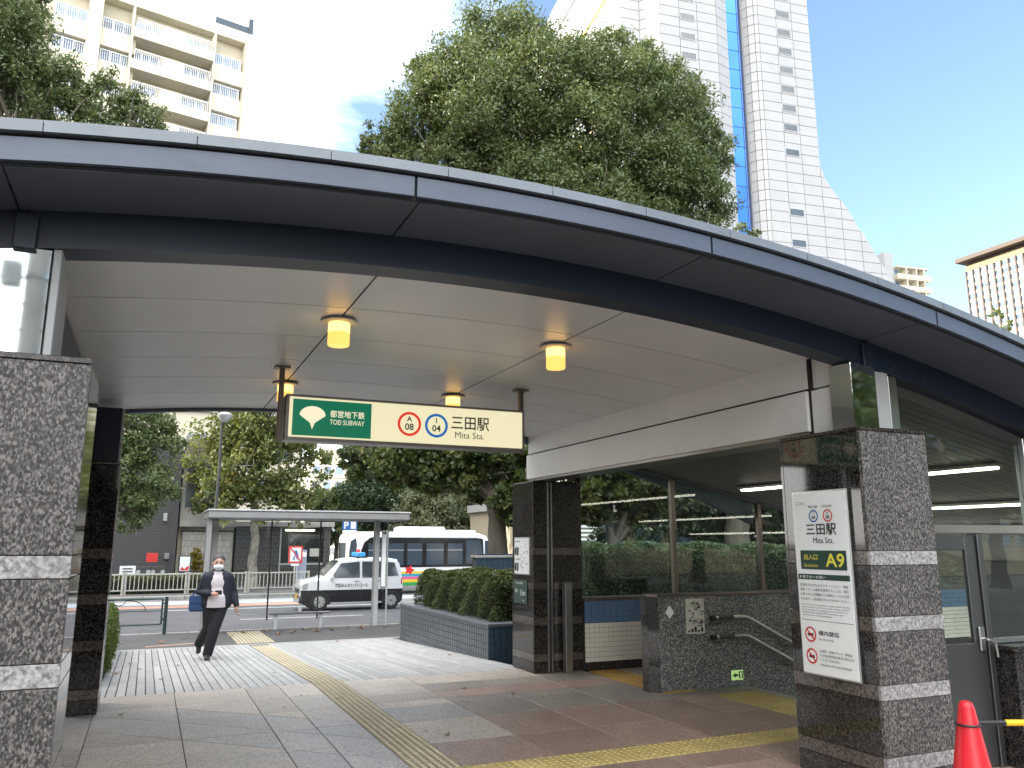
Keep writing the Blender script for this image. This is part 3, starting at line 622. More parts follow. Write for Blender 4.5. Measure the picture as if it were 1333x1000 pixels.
# ================================================================ LETTERING (turned into meshes at the end)
TEXTS = []
def text(parent, body, p, right, up, mat, w=None, h=None, align='c', bold=0., name='lettering'):
    """flat lettering fitted to width w or height h; p = centre (align c) or left middle (align l)"""
    TEXTS.append((parent, body, Vector(p), Vector(right).normalized(), Vector(up).normalized(), mat, w, h, align, bold, name))
def flush_texts():
    tmp = []
    for T in TEXTS:
        cu = bpy.data.curves.new('lettering', 'FONT'); cu.body = T[1]; cu.size = 1; cu.resolution_u = 3; cu.offset = T[9]; cu.space_line = 1.1
        o = bpy.data.objects.new('lettering_tmp', cu); C.objects.link(o); tmp.append(o)
    bpy.context.view_layer.update(); dg = bpy.context.evaluated_depsgraph_get()
    for T, o in zip(TEXTS, tmp):
        me = bpy.data.meshes.new_from_object(o.evaluated_get(dg)); n = len(me.vertices)
        if n:
            co = np.empty(n*3); me.vertices.foreach_get('co', co); co = co.reshape(-1,3); lo = co.min(0); hi = co.max(0)
            sw, sh = max(hi[0]-lo[0],1e-6), max(hi[1]-lo[1],1e-6); w, h = T[6], T[7]
            sx_ = w/sw if w else h/sh; sy_ = h/sh if h else w/sw
            ax = (lo[0]+hi[0])/2 if T[8] == 'c' else lo[0]; ay = (lo[1]+hi[1])/2
            q = np.array(T[2])+((co[:,0]-ax)*sx_)[:,None]*np.array(T[3])+((co[:,1]-ay)*sy_)[:,None]*np.array(T[4])
            me.vertices.foreach_set('co', q.ravel()); me.update(); me.materials.clear(); me.materials.append(M[T[5]])
            link(T[10], me, T[0])
    for o in tmp:
        cu = o.data; bpy.data.objects.remove(o); bpy.data.curves.remove(cu)
def ringmesh(c, right, up, r0, r1, n=40):
    c = Vector(c); right = Vector(right); up = Vector(up); mb = MB()
    vs = [c+(right*math.cos(2*math.pi*k/n)+up*math.sin(2*math.pi*k/n))*r for r in (r0,r1) for k in range(n)]
    if right.cross(up).length: pass
    mb.add(vs, [(k,n+k,n+(k+1)%n,(k+1)%n) for k in range(n)]); return mb
def disc(c, right, up, r, n=40):
    c = Vector(c); right = Vector(right); up = Vector(up); return MB().add([c+(right*math.cos(2*math.pi*k/n)+up*math.sin(2*math.pi*k/n))*r for k in range(n)], [tuple(range(n))])
X_, Z_ = Vector((1,0,0)), Vector((0,0,1))
# ---- hanging station sign
SY = 7.40; sx0, sx1, sz0, sz1 = 1.045, 3.44, 2.575, 2.995
sg = thing('station_sign', 'long lit hanging sign with green panel and station name', 'sign', (2.24,SY+.1,2.57))
obj('box', MB().box(sx0, sx1, SY+.01, SY+.22, sz0, sz1, b=.006), M['steel_dark'], sg)
obj('face', MB().box(sx0+.035, sx1-.02, SY, SY+.012, sz0+.03, sz1-.02, b=.002), M['sign_face'], sg)
for a,b,c,d in ((sx0,sx1,sz0,sz0+.026),(sx0,sx1,sz1-.018,sz1)): obj('rim', MB().box(a,b,SY-.012,SY+.01,c,d,b=.003), M['steel_dark'], sg)
for a,b in ((sx0,sx0+.03),(sx1-.018,sx1)): obj('rim', MB().box(a,b,SY-.012,SY+.01,sz0+.027,sz1-.019,b=.003), M['steel_dark'], sg)
for hx in (sx0-.035, sx1+.005):
    hg = obj('hanger', MB().box(hx-.022, hx+.022, SY+.06, SY+.12, sz0-.01, cz(hx)-.01, b=.004), M['bronze'], sg)
    obj('hanger_plate', MB().box(hx-.07, hx+.07, SY+.03, SY+.15, cz(hx)-.018, cz(hx)-.003, b=.003), M['bronze'], hg)
gp = obj('green_panel', MB().box(sx0+.065, sx0+.795, SY-.006, SY-.001, sz0+.045, sz1-.04), M['sign_green'], sg)
fy = SY-.010
# pale leaf emblem: fan with a stem
cx, czz = sx0+.245, 2.795; fan = [(cx, czz-.115), (cx-.022, czz-.055), (cx-.115, czz+.012)]
fan += [(cx+.118*math.cos(a), czz+.015+.085*math.sin(a)) for a in [math.pi-k*math.pi/14 for k in range(15)]]
fan += [(cx+.115, czz+.012), (cx+.022, czz-.055)]
obj('emblem', MB().prism(fan, 'y', fy, fy+.003), M['sign_cream'], sg)
text(sg, '都営地下鉄', (sx0+.405,fy,2.835), X_, Z_, 'sign_cream', w=.325, h=.068, align='l', bold=.012)
text(sg, 'TOEI SUBWAY', (sx0+.405,fy,2.758), X_, Z_, 'sign_cream', w=.325, h=.046, align='l')
for (cx, col, a, b) in ((2.215,'sign_red','A','08'),(2.49,'sign_blue','I','04')):
    r_ = obj('line_ring', ringmesh((cx,fy,2.785), X_, Z_, .092, .118), M[col], sg)
    text(sg, a, (cx,fy,2.835), X_, Z_, 'sign_black', h=.052, bold=.02); text(sg, b, (cx,fy,2.758), X_, Z_, 'sign_black', h=.066, bold=.02)
text(sg, '三田駅', (2.645,fy,2.825), X_, Z_, 'sign_black', w=.405, h=.135, align='l', bold=.012); text(sg, 'Mita Sta.', (2.685,fy,2.705), X_, Z_, 'sign_black', w=.31, h=.062, align='l')
# ---- white notice board on the right pillar (faces -x; reading direction is -y)
NB = thing('notice_board', 'tall white station notice with a dark green exit panel on the granite pillar', 'sign', (4.61,4.62,.7)); rt = Vector((0,-1,0))
nx = 4.617; y_l, y_r, z0, z1 = 4.885, 4.345, .70, 2.04
obj('frame', MB().box(nx-.022, nx+.002, y_r-.006, y_l+.006, z0-.006, z1+.006, b=.003), M['steel'], NB)
obj('face', MB().box(nx-.027, nx-.0225, y_r+.008, y_l-.008, z0+.008, z1-.008), M['print_white'], NB)
def NP(u, z): return (nx-.031, y_l-u*.54, z)      # u 0..1 from the left edge
def nbox(name, u0, u1, za, zb, mat, d=.0285): return obj(name, MB().box(nx-d, nx-.0272, y_l-u1*.54, y_l-u0*.54, za, zb), M[mat], NB)
nbox('exit_panel', .10, .93, 1.46, 1.60, 'ink_green', .0290); nbox('heading_bar', .03, .96, 1.385, 1.425, 'ink_green', .0290)
text(NB, 'ここは', NP(.07,1.955), rt, Z_, 'ink', h=.024, align='l')
for u, c, a, b, s in ((.40,'ink_blue','I','04','都営三田線'),(.66,'ink_red','A','08','都営浅草線')):
    obj('line_ring', ringmesh(NP(u,1.855), rt, Z_, .036, .046), M[c], NB); text(NB, a, NP(u,1.873), rt, Z_, 'ink', h=.018, bold=.02); text(NB, b, NP(u,1.845), rt, Z_, 'ink', h=.027, bold=.02); text(NB, s, NP(u,1.925), rt, Z_, 'ink', w=.095, h=.017)
text(NB, '三田駅', NP(.52,1.755), rt, Z_, 'ink', w=.30, h=.085, bold=.012); text(NB, 'Mita Sta.', NP(.55,1.675), rt, Z_, 'ink', w=.20, h=.042)
text(NB, '出入口', NP(.17,1.552), rt, Z_, 'ink_yellow', w=.135, h=.042, align='l', bold=.01); text(NB, 'Entrance', NP(.17,1.49), rt, Z_, 'ink_yellow', w=.135, h=.024, align='l'); text(NB, 'A9', NP(.73,1.53), rt, Z_, 'ink_yellow', w=.18, h=.10, bold=.02)
text(NB, 'お客さまへお願い', NP(.06,1.405), rt, Z_, 'print_white', w=.26, h=.022, align='l')
body = ['駅構内で歩きながらスマートフォン・携帯','電話・ゲーム機等を使用することは、他の','お客さまとの接触などの事故につながる恐','れがあり、大変危険ですのでおやめください。']
for i, s in enumerate(body): text(NB, s, NP(.06,1.345-i*.034), rt, Z_, 'ink_red' if i == 9 else 'ink', w=.47, h=.02, align='l')
en = ['Please do not use smartphones, mobile phones, handheld','game consoles or other devices while walking within the','station premises. It is dangerous as it can lead to an','accident such as falling off the platform and','collisions with other passengers.']
for i, s in enumerate(en): text(NB, s, NP(.06,1.20-i*.019), rt, Z_, 'ink', w=(.47,.46,.44,.40,.30)[i], h=.013, align='l')
nbox('rule_line', .04, .96, 1.088, 1.091, 'ink')
for z, s, e, h in ((.985,'構内禁煙','No Smoking',.026),(.83,None,None,.02)):
    obj('ban_disc', disc(NP(.19,z)+np.array((.001,0,0)), rt, Z_, .046), M['print_white'], NB); obj('ban_ring', ringmesh(NP(.19,z), rt, Z_, .043, .055), M['ink_red'], NB)
    c = Vector(NP(.19,z)); d1 = (rt*.7-Z_*.7)*.048; d2 = (rt*.7+Z_*.7)*.006
    obj('ban_slash', MB().add([c-d1-d2,c+d1-d2,c+d1+d2,c-d1+d2],[(0,1,2,3)]), M['ink_red'], NB)
    obj('pictogram', MB().box(nx-.030, nx-.0295, y_l-.24*.54, y_l-.14*.54, z-.012, z+.008), M['ink'], NB)
    if s: text(NB, s, NP(.34,z+.018), rt, Z_, 'ink', w=.20, h=.034, align='l', bold=.01); text(NB, e, NP(.34,z-.028), rt, Z_, 'ink', w=.14, h=.018, align='l')
for i, s in enumerate(['火薬類、多量のマッチ、揮発油、','その他危険物品を車内に持ち込む','ことはできません。']): text(NB, s, NP(.34,.875-i*.03), rt, Z_, 'ink', w=(.31,.32,.19)[i], h=.02, align='l')
text(NB, 'Hazardous Articles Prohibited', NP(.34,.78), rt, Z_, 'ink', w=.29, h=.016, align='l')
# ---- notices on the stair wall
def wallbox(name, label, cat, p0, p1, Y, mat, th=.008):
    return tag(obj(name, MB().box(p0[0],p1[0],Y-th,Y-.001,p0[1],p1[1],b=.0015), M[mat]), label, cat)
mp_t = thing('wall_map', 'paper area map in a thin frame on the speckled stair wall', 'map', (5.91,7.995,.63))
obj('sheet', MB().box(5.79, 6.05, 7.99, 7.998, .62, 1.015, b=.001), M['map_print'], mp_t)
random.seed(5)
for k in range(34):
    a = random.uniform(5.81,5.98); z = random.uniform(.70,.97); l_ = random.uniform(.03,.09)
    obj('map_street', MB().add([(a,7.9875,z),(a+l_,7.9875,z+random.uniform(-.04,.04)),(a+l_,7.9875,z+.003),(a,7.9875,z+.003)],[(0,1,2,3)]), M['grey_paint' if k%4 else 'green_paint'], mp_t)
for k in range(5): obj('map_legend', MB().box(5.81+k*.046, 5.84+k*.046, 7.987, 7.9895, .64, .66+.02*(k%3)), M['ink'], mp_t)
dm = MB().prism([(5.565,.80),(5.622,.872),(5.565,.945),(5.508,.872)], 'y', 7.988, 7.998); tag(obj('diamond_plate', dm, M['print_white']), 'small pale diamond plate on the speckled stair wall', 'sign')
eg = thing('exit_marker', 'luminous green exit marker with arrow low on the stair wall', 'sign', (6.5,7.995,.06))
obj('plate', MB().box(6.405, 6.575, 7.988, 7.998, .07, .18, b=.001), M['glow_green'], eg)
obj('arrow', MB().prism([(6.42,.125),(6.46,.155),(6.46,.137),(6.50,.137),(6.50,.113),(6.46,.113),(6.46,.095)][::-1], 'y', 7.985, 7.9875), M['ink_green'], eg)
obj('running_figure', MB().prism([(6.51,.09),(6.565,.09),(6.565,.165),(6.51,.165)], 'y', 7.985, 7.9875), M['ink_green'], eg)
obj('figure_cut', MB().prism([(6.53,.095),(6.545,.095),(6.55,.155),(6.525,.155)], 'y', 7.983, 7.9848), M['glow_green'], eg)
wallbox('strip_plate', 'narrow cream strip plate at the far end of the stair wall', 'sign', (7.36,.68), (7.40,.90), 8.0, 'print_white')
# ---- posters on the left side of the middle pillar (faces -x)
pt = thing('evacuation_poster', 'framed white evacuation poster on the polished dark pillar', 'poster', (4.68,10.1,1.2)); px_ = 4.688
obj('frame', MB().box(px_-.014, px_, 9.885, 10.385, 1.235, 1.735, b=.003), M['steel'], pt); obj('sheet', MB().box(px_-.017, px_-.0145, 9.90, 10.37, 1.25, 1.72), M['print_white'], pt)
for zz in (1.68, 1.44): text(pt, '津波避難場所', (px_-.02,10.36,zz), rt, Z_, 'ink', w=.19, h=.024, align='l')
for zz in (1.55, 1.34): obj('pictogram', MB().prism([(10.36,zz-.05),(10.30,zz-.05),(10.30,zz+.05),(10.33,zz+.06),(10.36,zz+.02)], 'x', px_-.02, px_-.0175), M['ink'], pt); obj('pictogram', MB().prism([(10.28,zz-.06),(10.24,zz-.06),(10.23,zz+.05),(10.28,zz+.05)], 'x', px_-.02, px_-.0175), M['ink'], pt)
random.seed(8)
for k in range(18):
    yy = random.uniform(9.93,10.14); zz = random.uniform(1.28,1.66); s_ = random.uniform(.008,.02); obj('map_mark', MB().box(px_-.02, px_-.0175, yy, yy+s_*2, zz, zz+s_*.6), M['ink'], pt)
pt = thing('elevation_plate', 'dark green ground height plate below the poster', 'sign', (4.68,10.2,.86))
obj('plate', MB().box(px_-.010, px_, 9.985, 10.40, .855, 1.165, b=.002), M['ink_green'], pt); text(pt, 'この地盤の海抜は', (px_-.013,10.37,1.125), rt, Z_, 'print_white', w=.27, h=.03, align='l'); text(pt, '海抜', (px_-.013,10.37,1.02), rt, Z_, 'print_white', w=.09, h=.05, align='l'); text(pt, '3.6m', (px_-.013,10.20,1.0), rt, Z_, 'print_white', w=.17, h=.075, align='l'); text(pt, '港区', (px_-.013,10.12,.90), rt, Z_, 'print_white', w=.06, h=.022, align='l')
# ---- traffic cone with bar
cx, cyy, bzv, NSEG = 4.68, 3.62, .565, 9; ex, ey = cx+.14+NSEG*.17, cyy-.07*NSEG
for qx, qy, lab in ((cx,cyy,'red plastic traffic cone standing beside the granite pillar'),(ex,ey,'red traffic cone at the far end of the striped bar')):
    t = thing('traffic_cone', lab, 'cone', (qx,qy,0), group='red cones holding the bar')
    obj('cone_body', MB().lathe([(.155,.03),(.15,.05),(.045,.665),(.036,.69),(.018,.70),(.004,.701)], (qx,qy,0), 28), M['cone_red'], t, 50)
    obj('cone_base', MB().box(qx-.19, qx+.19, qy-.19, qy+.19, .001, .03, b=.008), M['cone_red'], t)
t = thing('cone_bar', 'yellow and black striped bar hooked over the red cones', 'barrier bar', ((cx+ex)/2,(cyy+ey)/2,.55))
for qx, qy in ((cx,cyy),(ex,ey)): obj('ring', MB().tube([(qx+.068*math.cos(a),qy+.068*math.sin(a),bzv) for a in [k*math.pi/10 for k in range(21)]], .007, 6), M['black'], t, 40)
for k in range(NSEG):
    a, b = cx+.07+k*.17, cx+.07+(k+1)*.17
    obj('bar_segment', MB().tube([(a,cyy-.07*k,bzv),(b-.001,cyy-.07*(k+1),bzv)], .0185, 12), M['black' if k%2 == 0 else 'bar_yellow'], t, 40)
# ================================================================ FOLIAGE
def leaf_mesh(name, pos, size, mat, seed=0, aspect=.45, up=.35, nrm=None, shade=None):
    """many small folded leaf quads; pos (n,3)"""
    g = np.random.default_rng(seed); n = len(pos); s = size*g.uniform(.65,1.35,n)[:,None]
    d = g.normal(size=(n,3)); d /= np.linalg.norm(d,axis=1)[:,None]; d[:,2] -= .25; d /= np.linalg.norm(d,axis=1)[:,None]
    nn = g.normal(size=(n,3))*.8; nn[:,2] += up*2
    if nrm is not None: nn += nrm*1.1
    nn -= (nn*d).sum(1)[:,None]*d; nn /= np.linalg.norm(nn,axis=1)[:,None]+1e-9; w = np.cross(d, nn)
    v = np.empty((n,4,3)); v[:,0] = pos-d*s*.5; v[:,1] = pos+w*s*aspect*.5+nn*s*.1; v[:,2] = pos+d*s*.5; v[:,3] = pos-w*s*aspect*.5+nn*s*.1
    me = bpy.data.meshes.new(name); me.vertices.add(n*4); me.vertices.foreach_set('co', v.ravel()); me.loops.add(n*6); me.polygons.add(n*2)
    b = np.arange(n)[:,None]*4; idx = np.concatenate([b+np.array([[0,1,2]]), b+np.array([[0,2,3]])],1)
    me.loops.foreach_set('vertex_index', idx.ravel().astype(np.int32)); me.polygons.foreach_set('loop_start', np.arange(n*2,dtype=np.int32)*3)
    me.update(calc_edges=True); a = me.attributes.new('rnd','FLOAT','FACE'); r_ = g.uniform(0,1,n)
    if shade is not None: r_ = np.clip(r_*.55+shade*.45,0,1)
    a.data.foreach_set('value', np.repeat(r_,2).astype(np.float32)); me.materials.append(M[mat]); me.validate(); return me
def crown_points(lobes, n, seed, shell=.5):
    """points spread through overlapping ellipsoid lobes made of small clumps; lobes: (cx,cy,cz,rx,ry,rz)"""
    g = np.random.default_rng(seed); lobes = np.array(lobes, float); vol = lobes[:,3]*lobes[:,4]*lobes[:,5]; vol = vol**.75; P = []; NR = []; SH = []
    for L_, v_ in zip(lobes, vol/vol.sum()):
        m = int(n*v_); k = max(12, int(12+m/90))                      # clumps
        d = g.normal(size=(k,3)); d /= np.linalg.norm(d,axis=1)[:,None]; rr_ = g.uniform(shell**1.2,1.04,k)[:,None]
        cc = d*rr_*L_[3:6]+L_[:3]; cr_ = g.uniform(.14,.36,k)*L_[3:6].mean()*(1.2 if k < 40 else 1.); tone = g.uniform(0,1,k)
        i = g.integers(0,k,m); q = g.normal(size=(m,3)); q /= np.linalg.norm(q,axis=1)[:,None]; rq = g.uniform(0,1,m)**.45
        P.append(cc[i]+q*(rq*cr_[i])[:,None]*np.array([1.1,1.1,.9])+g.normal(size=(m,3))*.04*L_[3]); NR.append(q*.6+d[i]*.4); SH.append(tone[i])
    return np.concatenate(P), np.concatenate(NR), np.concatenate(SH)
def limb(mb, a, b, r0, r1, seed, bend=.12, n=6):
    g = random.Random(seed); a, b = Vector(a), Vector(b); L_ = (b-a).length; off = Vector((g.uniform(-1,1),g.uniform(-1,1),g.uniform(-.3,.8)))*L_*bend; pts = []; rs = []
    for i in range(n+1):
        t = i/n; pts.append(a.lerp(b,t)+off*math.sin(math.pi*t)+Vector((g.uniform(-1,1),g.uniform(-1,1),0))*L_*.015*(0 < i < n)); rs.append(r0+(r1-r0)*t)
    mb.tube(pts, rs, 7)
def tree(name, label, base, fork, lobes, n, size, leaf, bark='bark', r=.22, seed=1, group=None, nb=2, aspect=.45, cat='tree', shell=.5, up=.35):
    t = thing(name, label, cat, base, group=group); P, NR, SH = crown_points(lobes, n, seed, shell)
    o = link('crown', leaf_mesh('crown', P, size, leaf, seed, aspect, up, NR, SH), t)
    mb = MB(); b = Vector(base); f = Vector(fork); limb(mb, b-Vector((0,0,.08)), f, r*1.25, r*.8, seed, .03, 8); mb.tube([b-Vector((0,0,.08)), b+Vector((0,0,.12)), b+Vector((0,0,.5))], [r*1.7, r*1.45, r*1.2], 9)
    obj('trunk', mb, M[bark], t, 60); g = random.Random(seed+5); mb = MB()
    for L_ in lobes:
        c = Vector(L_[:3]); mid = f.lerp(c,.55)+Vector((0,0,-.1*L_[5])); limb(mb, f-Vector((0,0,g.uniform(0,.5))), c, r*.55, r*.14, g.random(), .14)
        for k in range(nb):
            e = c+Vector((g.uniform(-.8,.8)*L_[3], g.uniform(-.8,.8)*L_[4], g.uniform(-.5,.8)*L_[5])); limb(mb, mid, e, r*.26, r*.05, g.random(), .16)
            for j in range(2): limb(mb, mid.lerp(e,.6), e+Vector((g.uniform(-.5,.5)*L_[3], g.uniform(-.5,.5)*L_[4], g.uniform(-.3,.5)*L_[5])), r*.1, r*.03, g.random(), .16, 4)
    obj('branches', mb, M[bark], t, 60); return t
leafmat('leaf_camphor', [(.055,.085,.03),(.085,.122,.042),(.118,.155,.056),(.20,.22,.095)], .28, .38)
leafmat('leaf_dark', [(.022,.045,.02),(.036,.066,.028),(.052,.085,.036),(.08,.11,.05)], .25, .4)
leafmat('leaf_plane', [(.075,.108,.036),(.11,.145,.047),(.145,.17,.057),(.24,.215,.065)], .42, .5)
leafmat('leaf_pale', [(.08,.10,.05),(.105,.125,.06),(.13,.15,.075),(.16,.175,.09)], .3, .5)
leafmat('leaf_hedge', [(.022,.038,.011),(.038,.060,.016),(.058,.082,.020),(.09,.105,.028)], .28, .5)
leafmat('leaf_light_hedge', [(.04,.07,.014),(.065,.105,.02),(.10,.14,.03),(.15,.18,.045)], .32, .5)
leafmat('leaf_yellow', [(.20,.17,.03),(.30,.24,.04),(.36,.28,.06)], .35, .5)
leafmat('leaf_dry', [(.13,.08,.04),(.24,.155,.08),(.33,.24,.13),(.26,.14,.075)], .2, .6)
leafmat('leaf_glass_hedge', [(.04,.07,.03),(.06,.10,.042),(.085,.13,.055),(.12,.165,.075)], .3, .5)
def hedge(name, label, x0, x1, y0, y1, zb, zt, n, size, leaf, seed, zfun=None, group=None, round_=.18):
    """clipped hedge: leaves near the surface of a rounded box, dark twigs within"""
    t = thing(name, label, 'hedge', ((x0+x1)/2,(y0+y1)/2,zb), group=group); g = np.random.default_rng(seed); P = []; NR = []
    ax, ay, az = (y1-y0)*(zt-zb), (x1-x0)*(zt-zb), (x1-x0)*(y1-y0); pr = np.array([ax,ax,ay,ay,az*1.5,0]); pr /= pr.sum(); f = g.choice(6, n, p=pr)
    u = g.uniform(0,1,(n,3)); nr = np.zeros((n,3)); u[f==0,0] = 0; nr[f==0,0] = -1; u[f==1,0] = 1; nr[f==1,0] = 1; u[f==2,1] = 0; nr[f==2,1] = -1; u[f==3,1] = 1; nr[f==3,1] = 1; u[f==4,2] = 1; nr[f==4,2] = 1
    p = np.array([x0,y0,zb])+u*np.array([x1-x0,y1-y0,zt-zb]); c = np.array([(x0+x1)/2,(y0+y1)/2,(zb+zt)/2]); h = np.array([x1-x0,y1-y0,zt-zb])/2-round_
    q = np.clip(p-c,-h,h); d = p-c-q; ln = np.linalg.norm(d,axis=1)[:,None]; sc = np.minimum(1, round_/np.maximum(ln,1e-6)); low = (p[:,2] < c[2])[:,None]; d2 = np.where(low, d, d*sc); p = c+q+d2
    bumps = .05*np.sin(p[:,0]*5.1+p[:,2]*4)*np.sin(p[:,1]*4.3+1.3)+.04*np.sin(p[:,0]*11+p[:,1]*9+p[:,2]*8); p += nr*(bumps-np.abs(g.normal(0,.045,n)))[:,None]
    link('foliage', leaf_mesh('foliage', p, size, leaf, seed, .5, .25, nr, np.clip(.5+bumps*5,0,1)), t)
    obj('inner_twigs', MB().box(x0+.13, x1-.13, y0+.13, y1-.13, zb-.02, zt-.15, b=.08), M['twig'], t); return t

# ================================================================ STREET FURNITURE
# tiled planter with hedge
t = thing('planter', 'slate tiled planter wall with dark coping in front of the hedge', 'planter', (5.2,14.4,-.1))
PZ = .46
mb = MB().box(4.815, 5.10, 11.64, 16.33, -.6, PZ-.05); mb.box(5.10, 9.0, 11.64, 11.87, -.6, PZ-.05); obj('wall_core', mb, M['grout'], t)
mb = MB(); yy = 11.62
while yy < 16.25:
    z = -.32
    while z < PZ-.06:
        mb.box(4.80, 4.82, yy+.009, yy+.089, z+.004, min(z+.094, PZ-.052)); z += .098
    yy += .098
o = obj('tile_field', mb, M['tile_slate'], t); o['kind'] = 'stuff'
mb = MB(); xx = 4.80
while xx < 6.2:
    z = -.12
    while z < PZ-.06: mb.box(xx+.003, xx+.095, 11.62, 11.64, z+.003, min(z+.095, PZ-.052)); z += .098
    xx += .098
o = obj('tile_field', mb, M['tile_navy'], t); o['kind'] = 'stuff'
obj('coping', MB().box(4.79, 5.12, 11.61, 16.35, PZ-.05, PZ, b=.008), M['tile_slate'], t); obj('coping', MB().box(5.122, 9.0, 11.61, 11.89, PZ-.05, PZ, b=.008), M['tile_slate'], t)
hedge('hedge', 'clipped dark green hedge growing in the tiled planter', 4.98, 7.0, 11.85, 15.9, .28, 1.10, 85000, .052, 'leaf_hedge', 21)
# second planter wall behind
t = thing('planter_wall', 'tall navy tiled wall with pale coping behind the planter hedge', 'wall', (10,19.5,0)); 
obj('wall_core', MB().box(7.52, 16, 19.02, 19.3, -.6, 1.30), M['grout'], t)
mb = MB(); xx = 7.5
while xx < 12.5:
    z = .2
    while z < 1.28: mb.box(xx+.004, xx+.146, 19.0, 19.02, z+.004, z+.146); z += .15
    xx += .15
o = obj('tile_field', mb, M['tile_navy'], t); o['kind'] = 'stuff'
obj('coping', MB().box(7.48, 16, 18.98, 19.34, 1.302, 1.36, b=.008), M['kerb'], t)
hedge('hedge', 'small clipped light green hedge beside the slim dark pillar', -1.25, -.40, 11.3, 16.7, -.05, .60, 46000, .045, 'leaf_light_hedge', 22)
hedge('hedge', 'tall wide hedge seen through the glazing behind the stairs', 6.0, 19.0, 10.75, 12.6, .25, 1.60, 110000, .062, 'leaf_glass_hedge', 23)
# bus shelter
t = thing('bus_shelter', 'grey steel bus shelter with flat roof and clear glass panels at the kerb', 'bus shelter', (3.5,19.8,zq(19.8)))
zg = zq(20)
obj('roof', MB().box(1.16, 5.74, 18.9, 20.55, 2.20, 2.36, b=.02), M['grey_paint'], t); obj('roof_trim', MB().box(1.14, 5.76, 18.88, 20.57, 2.362, 2.40, b=.01), M['grey_light'], t)
for a, w, y0 in ((1.40,.15,19.95),(5.22,.12,19.9)): obj('post', MB().box(a-w/2, a+w/2, y0, y0+.2, zg-.02, 2.20, b=.01), M['grey_light'], t)
obj('post', MB().box(1.16, 1.27, 19.1, 19.25, zg-.02, 2.20, b=.01), M['grey_paint'], t)
for a in (1.55, 2.72): 
    p = obj('glass_panel', MB().box(a+.02, a+1.12, 20.2, 20.212, zg+.35, 2.12), M['glass_shelter'], t)
    obj('panel_edge', MB().box(a+1.125, a+1.16, 20.19, 20.225, zg+.2, 2.18), M['black'], t)
obj('side_panel', MB().box(1.19, 1.30, 19.28, 19.95, zg+.5, 2.1, b=.01), M['steel_dark'], t)
t = thing('timetable_stand', 'tall grey bus timetable board on a thin pole beside the shelter post', 'sign', (5.45,19.85,zg))
obj('pole', MB().tube([(5.46,19.82,zg-.02),(5.46,19.82,2.18)], .022, 10), M['grey_light'], t, 40); obj('board', MB().box(5.30, 5.43, 19.80, 19.83, .55, 1.95, b=.006), M['grey_paint'], t)
obj('sheet', MB().box(5.315, 5.415, 19.796, 19.8, .62, 1.88), M['print_white'], t)
t = thing('bench', 'slim metal bench with two legs under the bus shelter', 'bench', (3.4,20.0,zg))
obj('seat', MB().box(2.72, 4.12, 19.86, 20.06, .02, .06, b=.008), M['steel_dark'], t)
for a in (2.86, 3.90): obj('leg', MB().box(a-.04, a+.04, 19.92, 20.0, zg-.01, .02, b=.006), M['grey_light'], t)
obj('arm_rest', MB().box(3.36, 3.44, 19.88, 20.04, .06, .18, b=.01), M['grey_light'], t)
# green kerb barrier
def kerb_barrier(xa, label):
    t = thing('kerb_barrier', label, 'barrier', (xa+.9,19.95,zg), group='dark green kerb barriers'); y = 19.95; zt = .47
    for a in (xa, xa+1.9): obj('post', MB().tube([(a,y,zg-.02),(a,y,zt+.02)], .038, 10), M['green_paint'], t, 40)
    fr = [(xa+.08,y,zt-.02),(xa+1.82,y,zt-.02),(xa+1.82,y,zg+.22),(xa+.08,y,zg+.22),(xa+.08,y,zt-.02)]
    for p, q in zip(fr[:-1], fr[1:]): obj('frame_bar', MB().tube([p,q], .02, 8), M['green_paint'], t, 40)
    obj('mid_bar', MB().tube([(xa+.08,y,zt-.28),(xa+1.82,y,zt-.28)], .009, 6), M['green_paint'], t, 40)
    for s in (-1,1): obj('ornament', MB().tube([(xa+.95+s*(.12+.42*math.sin(k*math.pi/16)),y,zt-.28+.24*math.cos(k*math.pi/16)) for k in range(9)], .009, 6), M['green_paint'], t, 40)
    obj('ornament', MB().tube([(xa+.95+.12*math.cos(a),y,zt-.05-.10*math.sin(a)) for a in [k*math.pi/8 for k in range(9)]], .009, 6), M['green_paint'], t, 40)
    for a in (xa+.04, xa+1.86):
        for z in (zt-.12, zg+.32): obj('clamp', MB().box(a-.045, a+.045, y-.02, y+.02, z-.02, z+.02, b=.004), M['green_paint'], t)
kerb_barrier(-1.42, 'dark green kerb barrier ending near the shelter post'); kerb_barrier(-3.6, 'dark green kerb barrier half hidden behind the hedge')
# pale guard fence across the road
def guard_fence(xa, xb, label):
    t = thing('guard_fence', label, 'fence', ((xa+xb)/2,36.3,-.37), group='pale guard fences along the far pavement')
    for x in (xa, xb): obj('post', MB().tube([(x,36.3,-.40),(x,36.3,.50)], .045, 8), M['fence_white'], t, 40)
    obj('top_rail', MB().box(xa, xb, 36.27, 36.33, .40, .46, b=.008), M['fence_white'], t); obj('bottom_rail', MB().box(xa, xb, 36.28, 36.32, -.22, -.17, b=.006), M['fence_white'], t)
    n = int((xb-xa)/.155); me = MB().box(-.016, .016, -.012, .012, -.17, .40).mesh('bar', M['fence_white'])
    for k in range(1, n): link('bar', me, t, (xa+(xb-xa)*k/n-t.location.x, 36.3-t.location.y, -t.location.z)).matrix_parent_inverse = Matrix()
    return t
fxs = [-7.2,-5.1,-2.9,-.75,1.6,3.95,6.55]; fl = ['behind the kerb barrier','beside the far white notice','in front of the low white notice boards','in front of the dark bins','in front of the poster stand','in front of the plane tree trunk']
for a, b, w in zip(fxs[:-1], fxs[1:], fl): guard_fence(a+.05, b-.05, 'pale railing panel '+w)
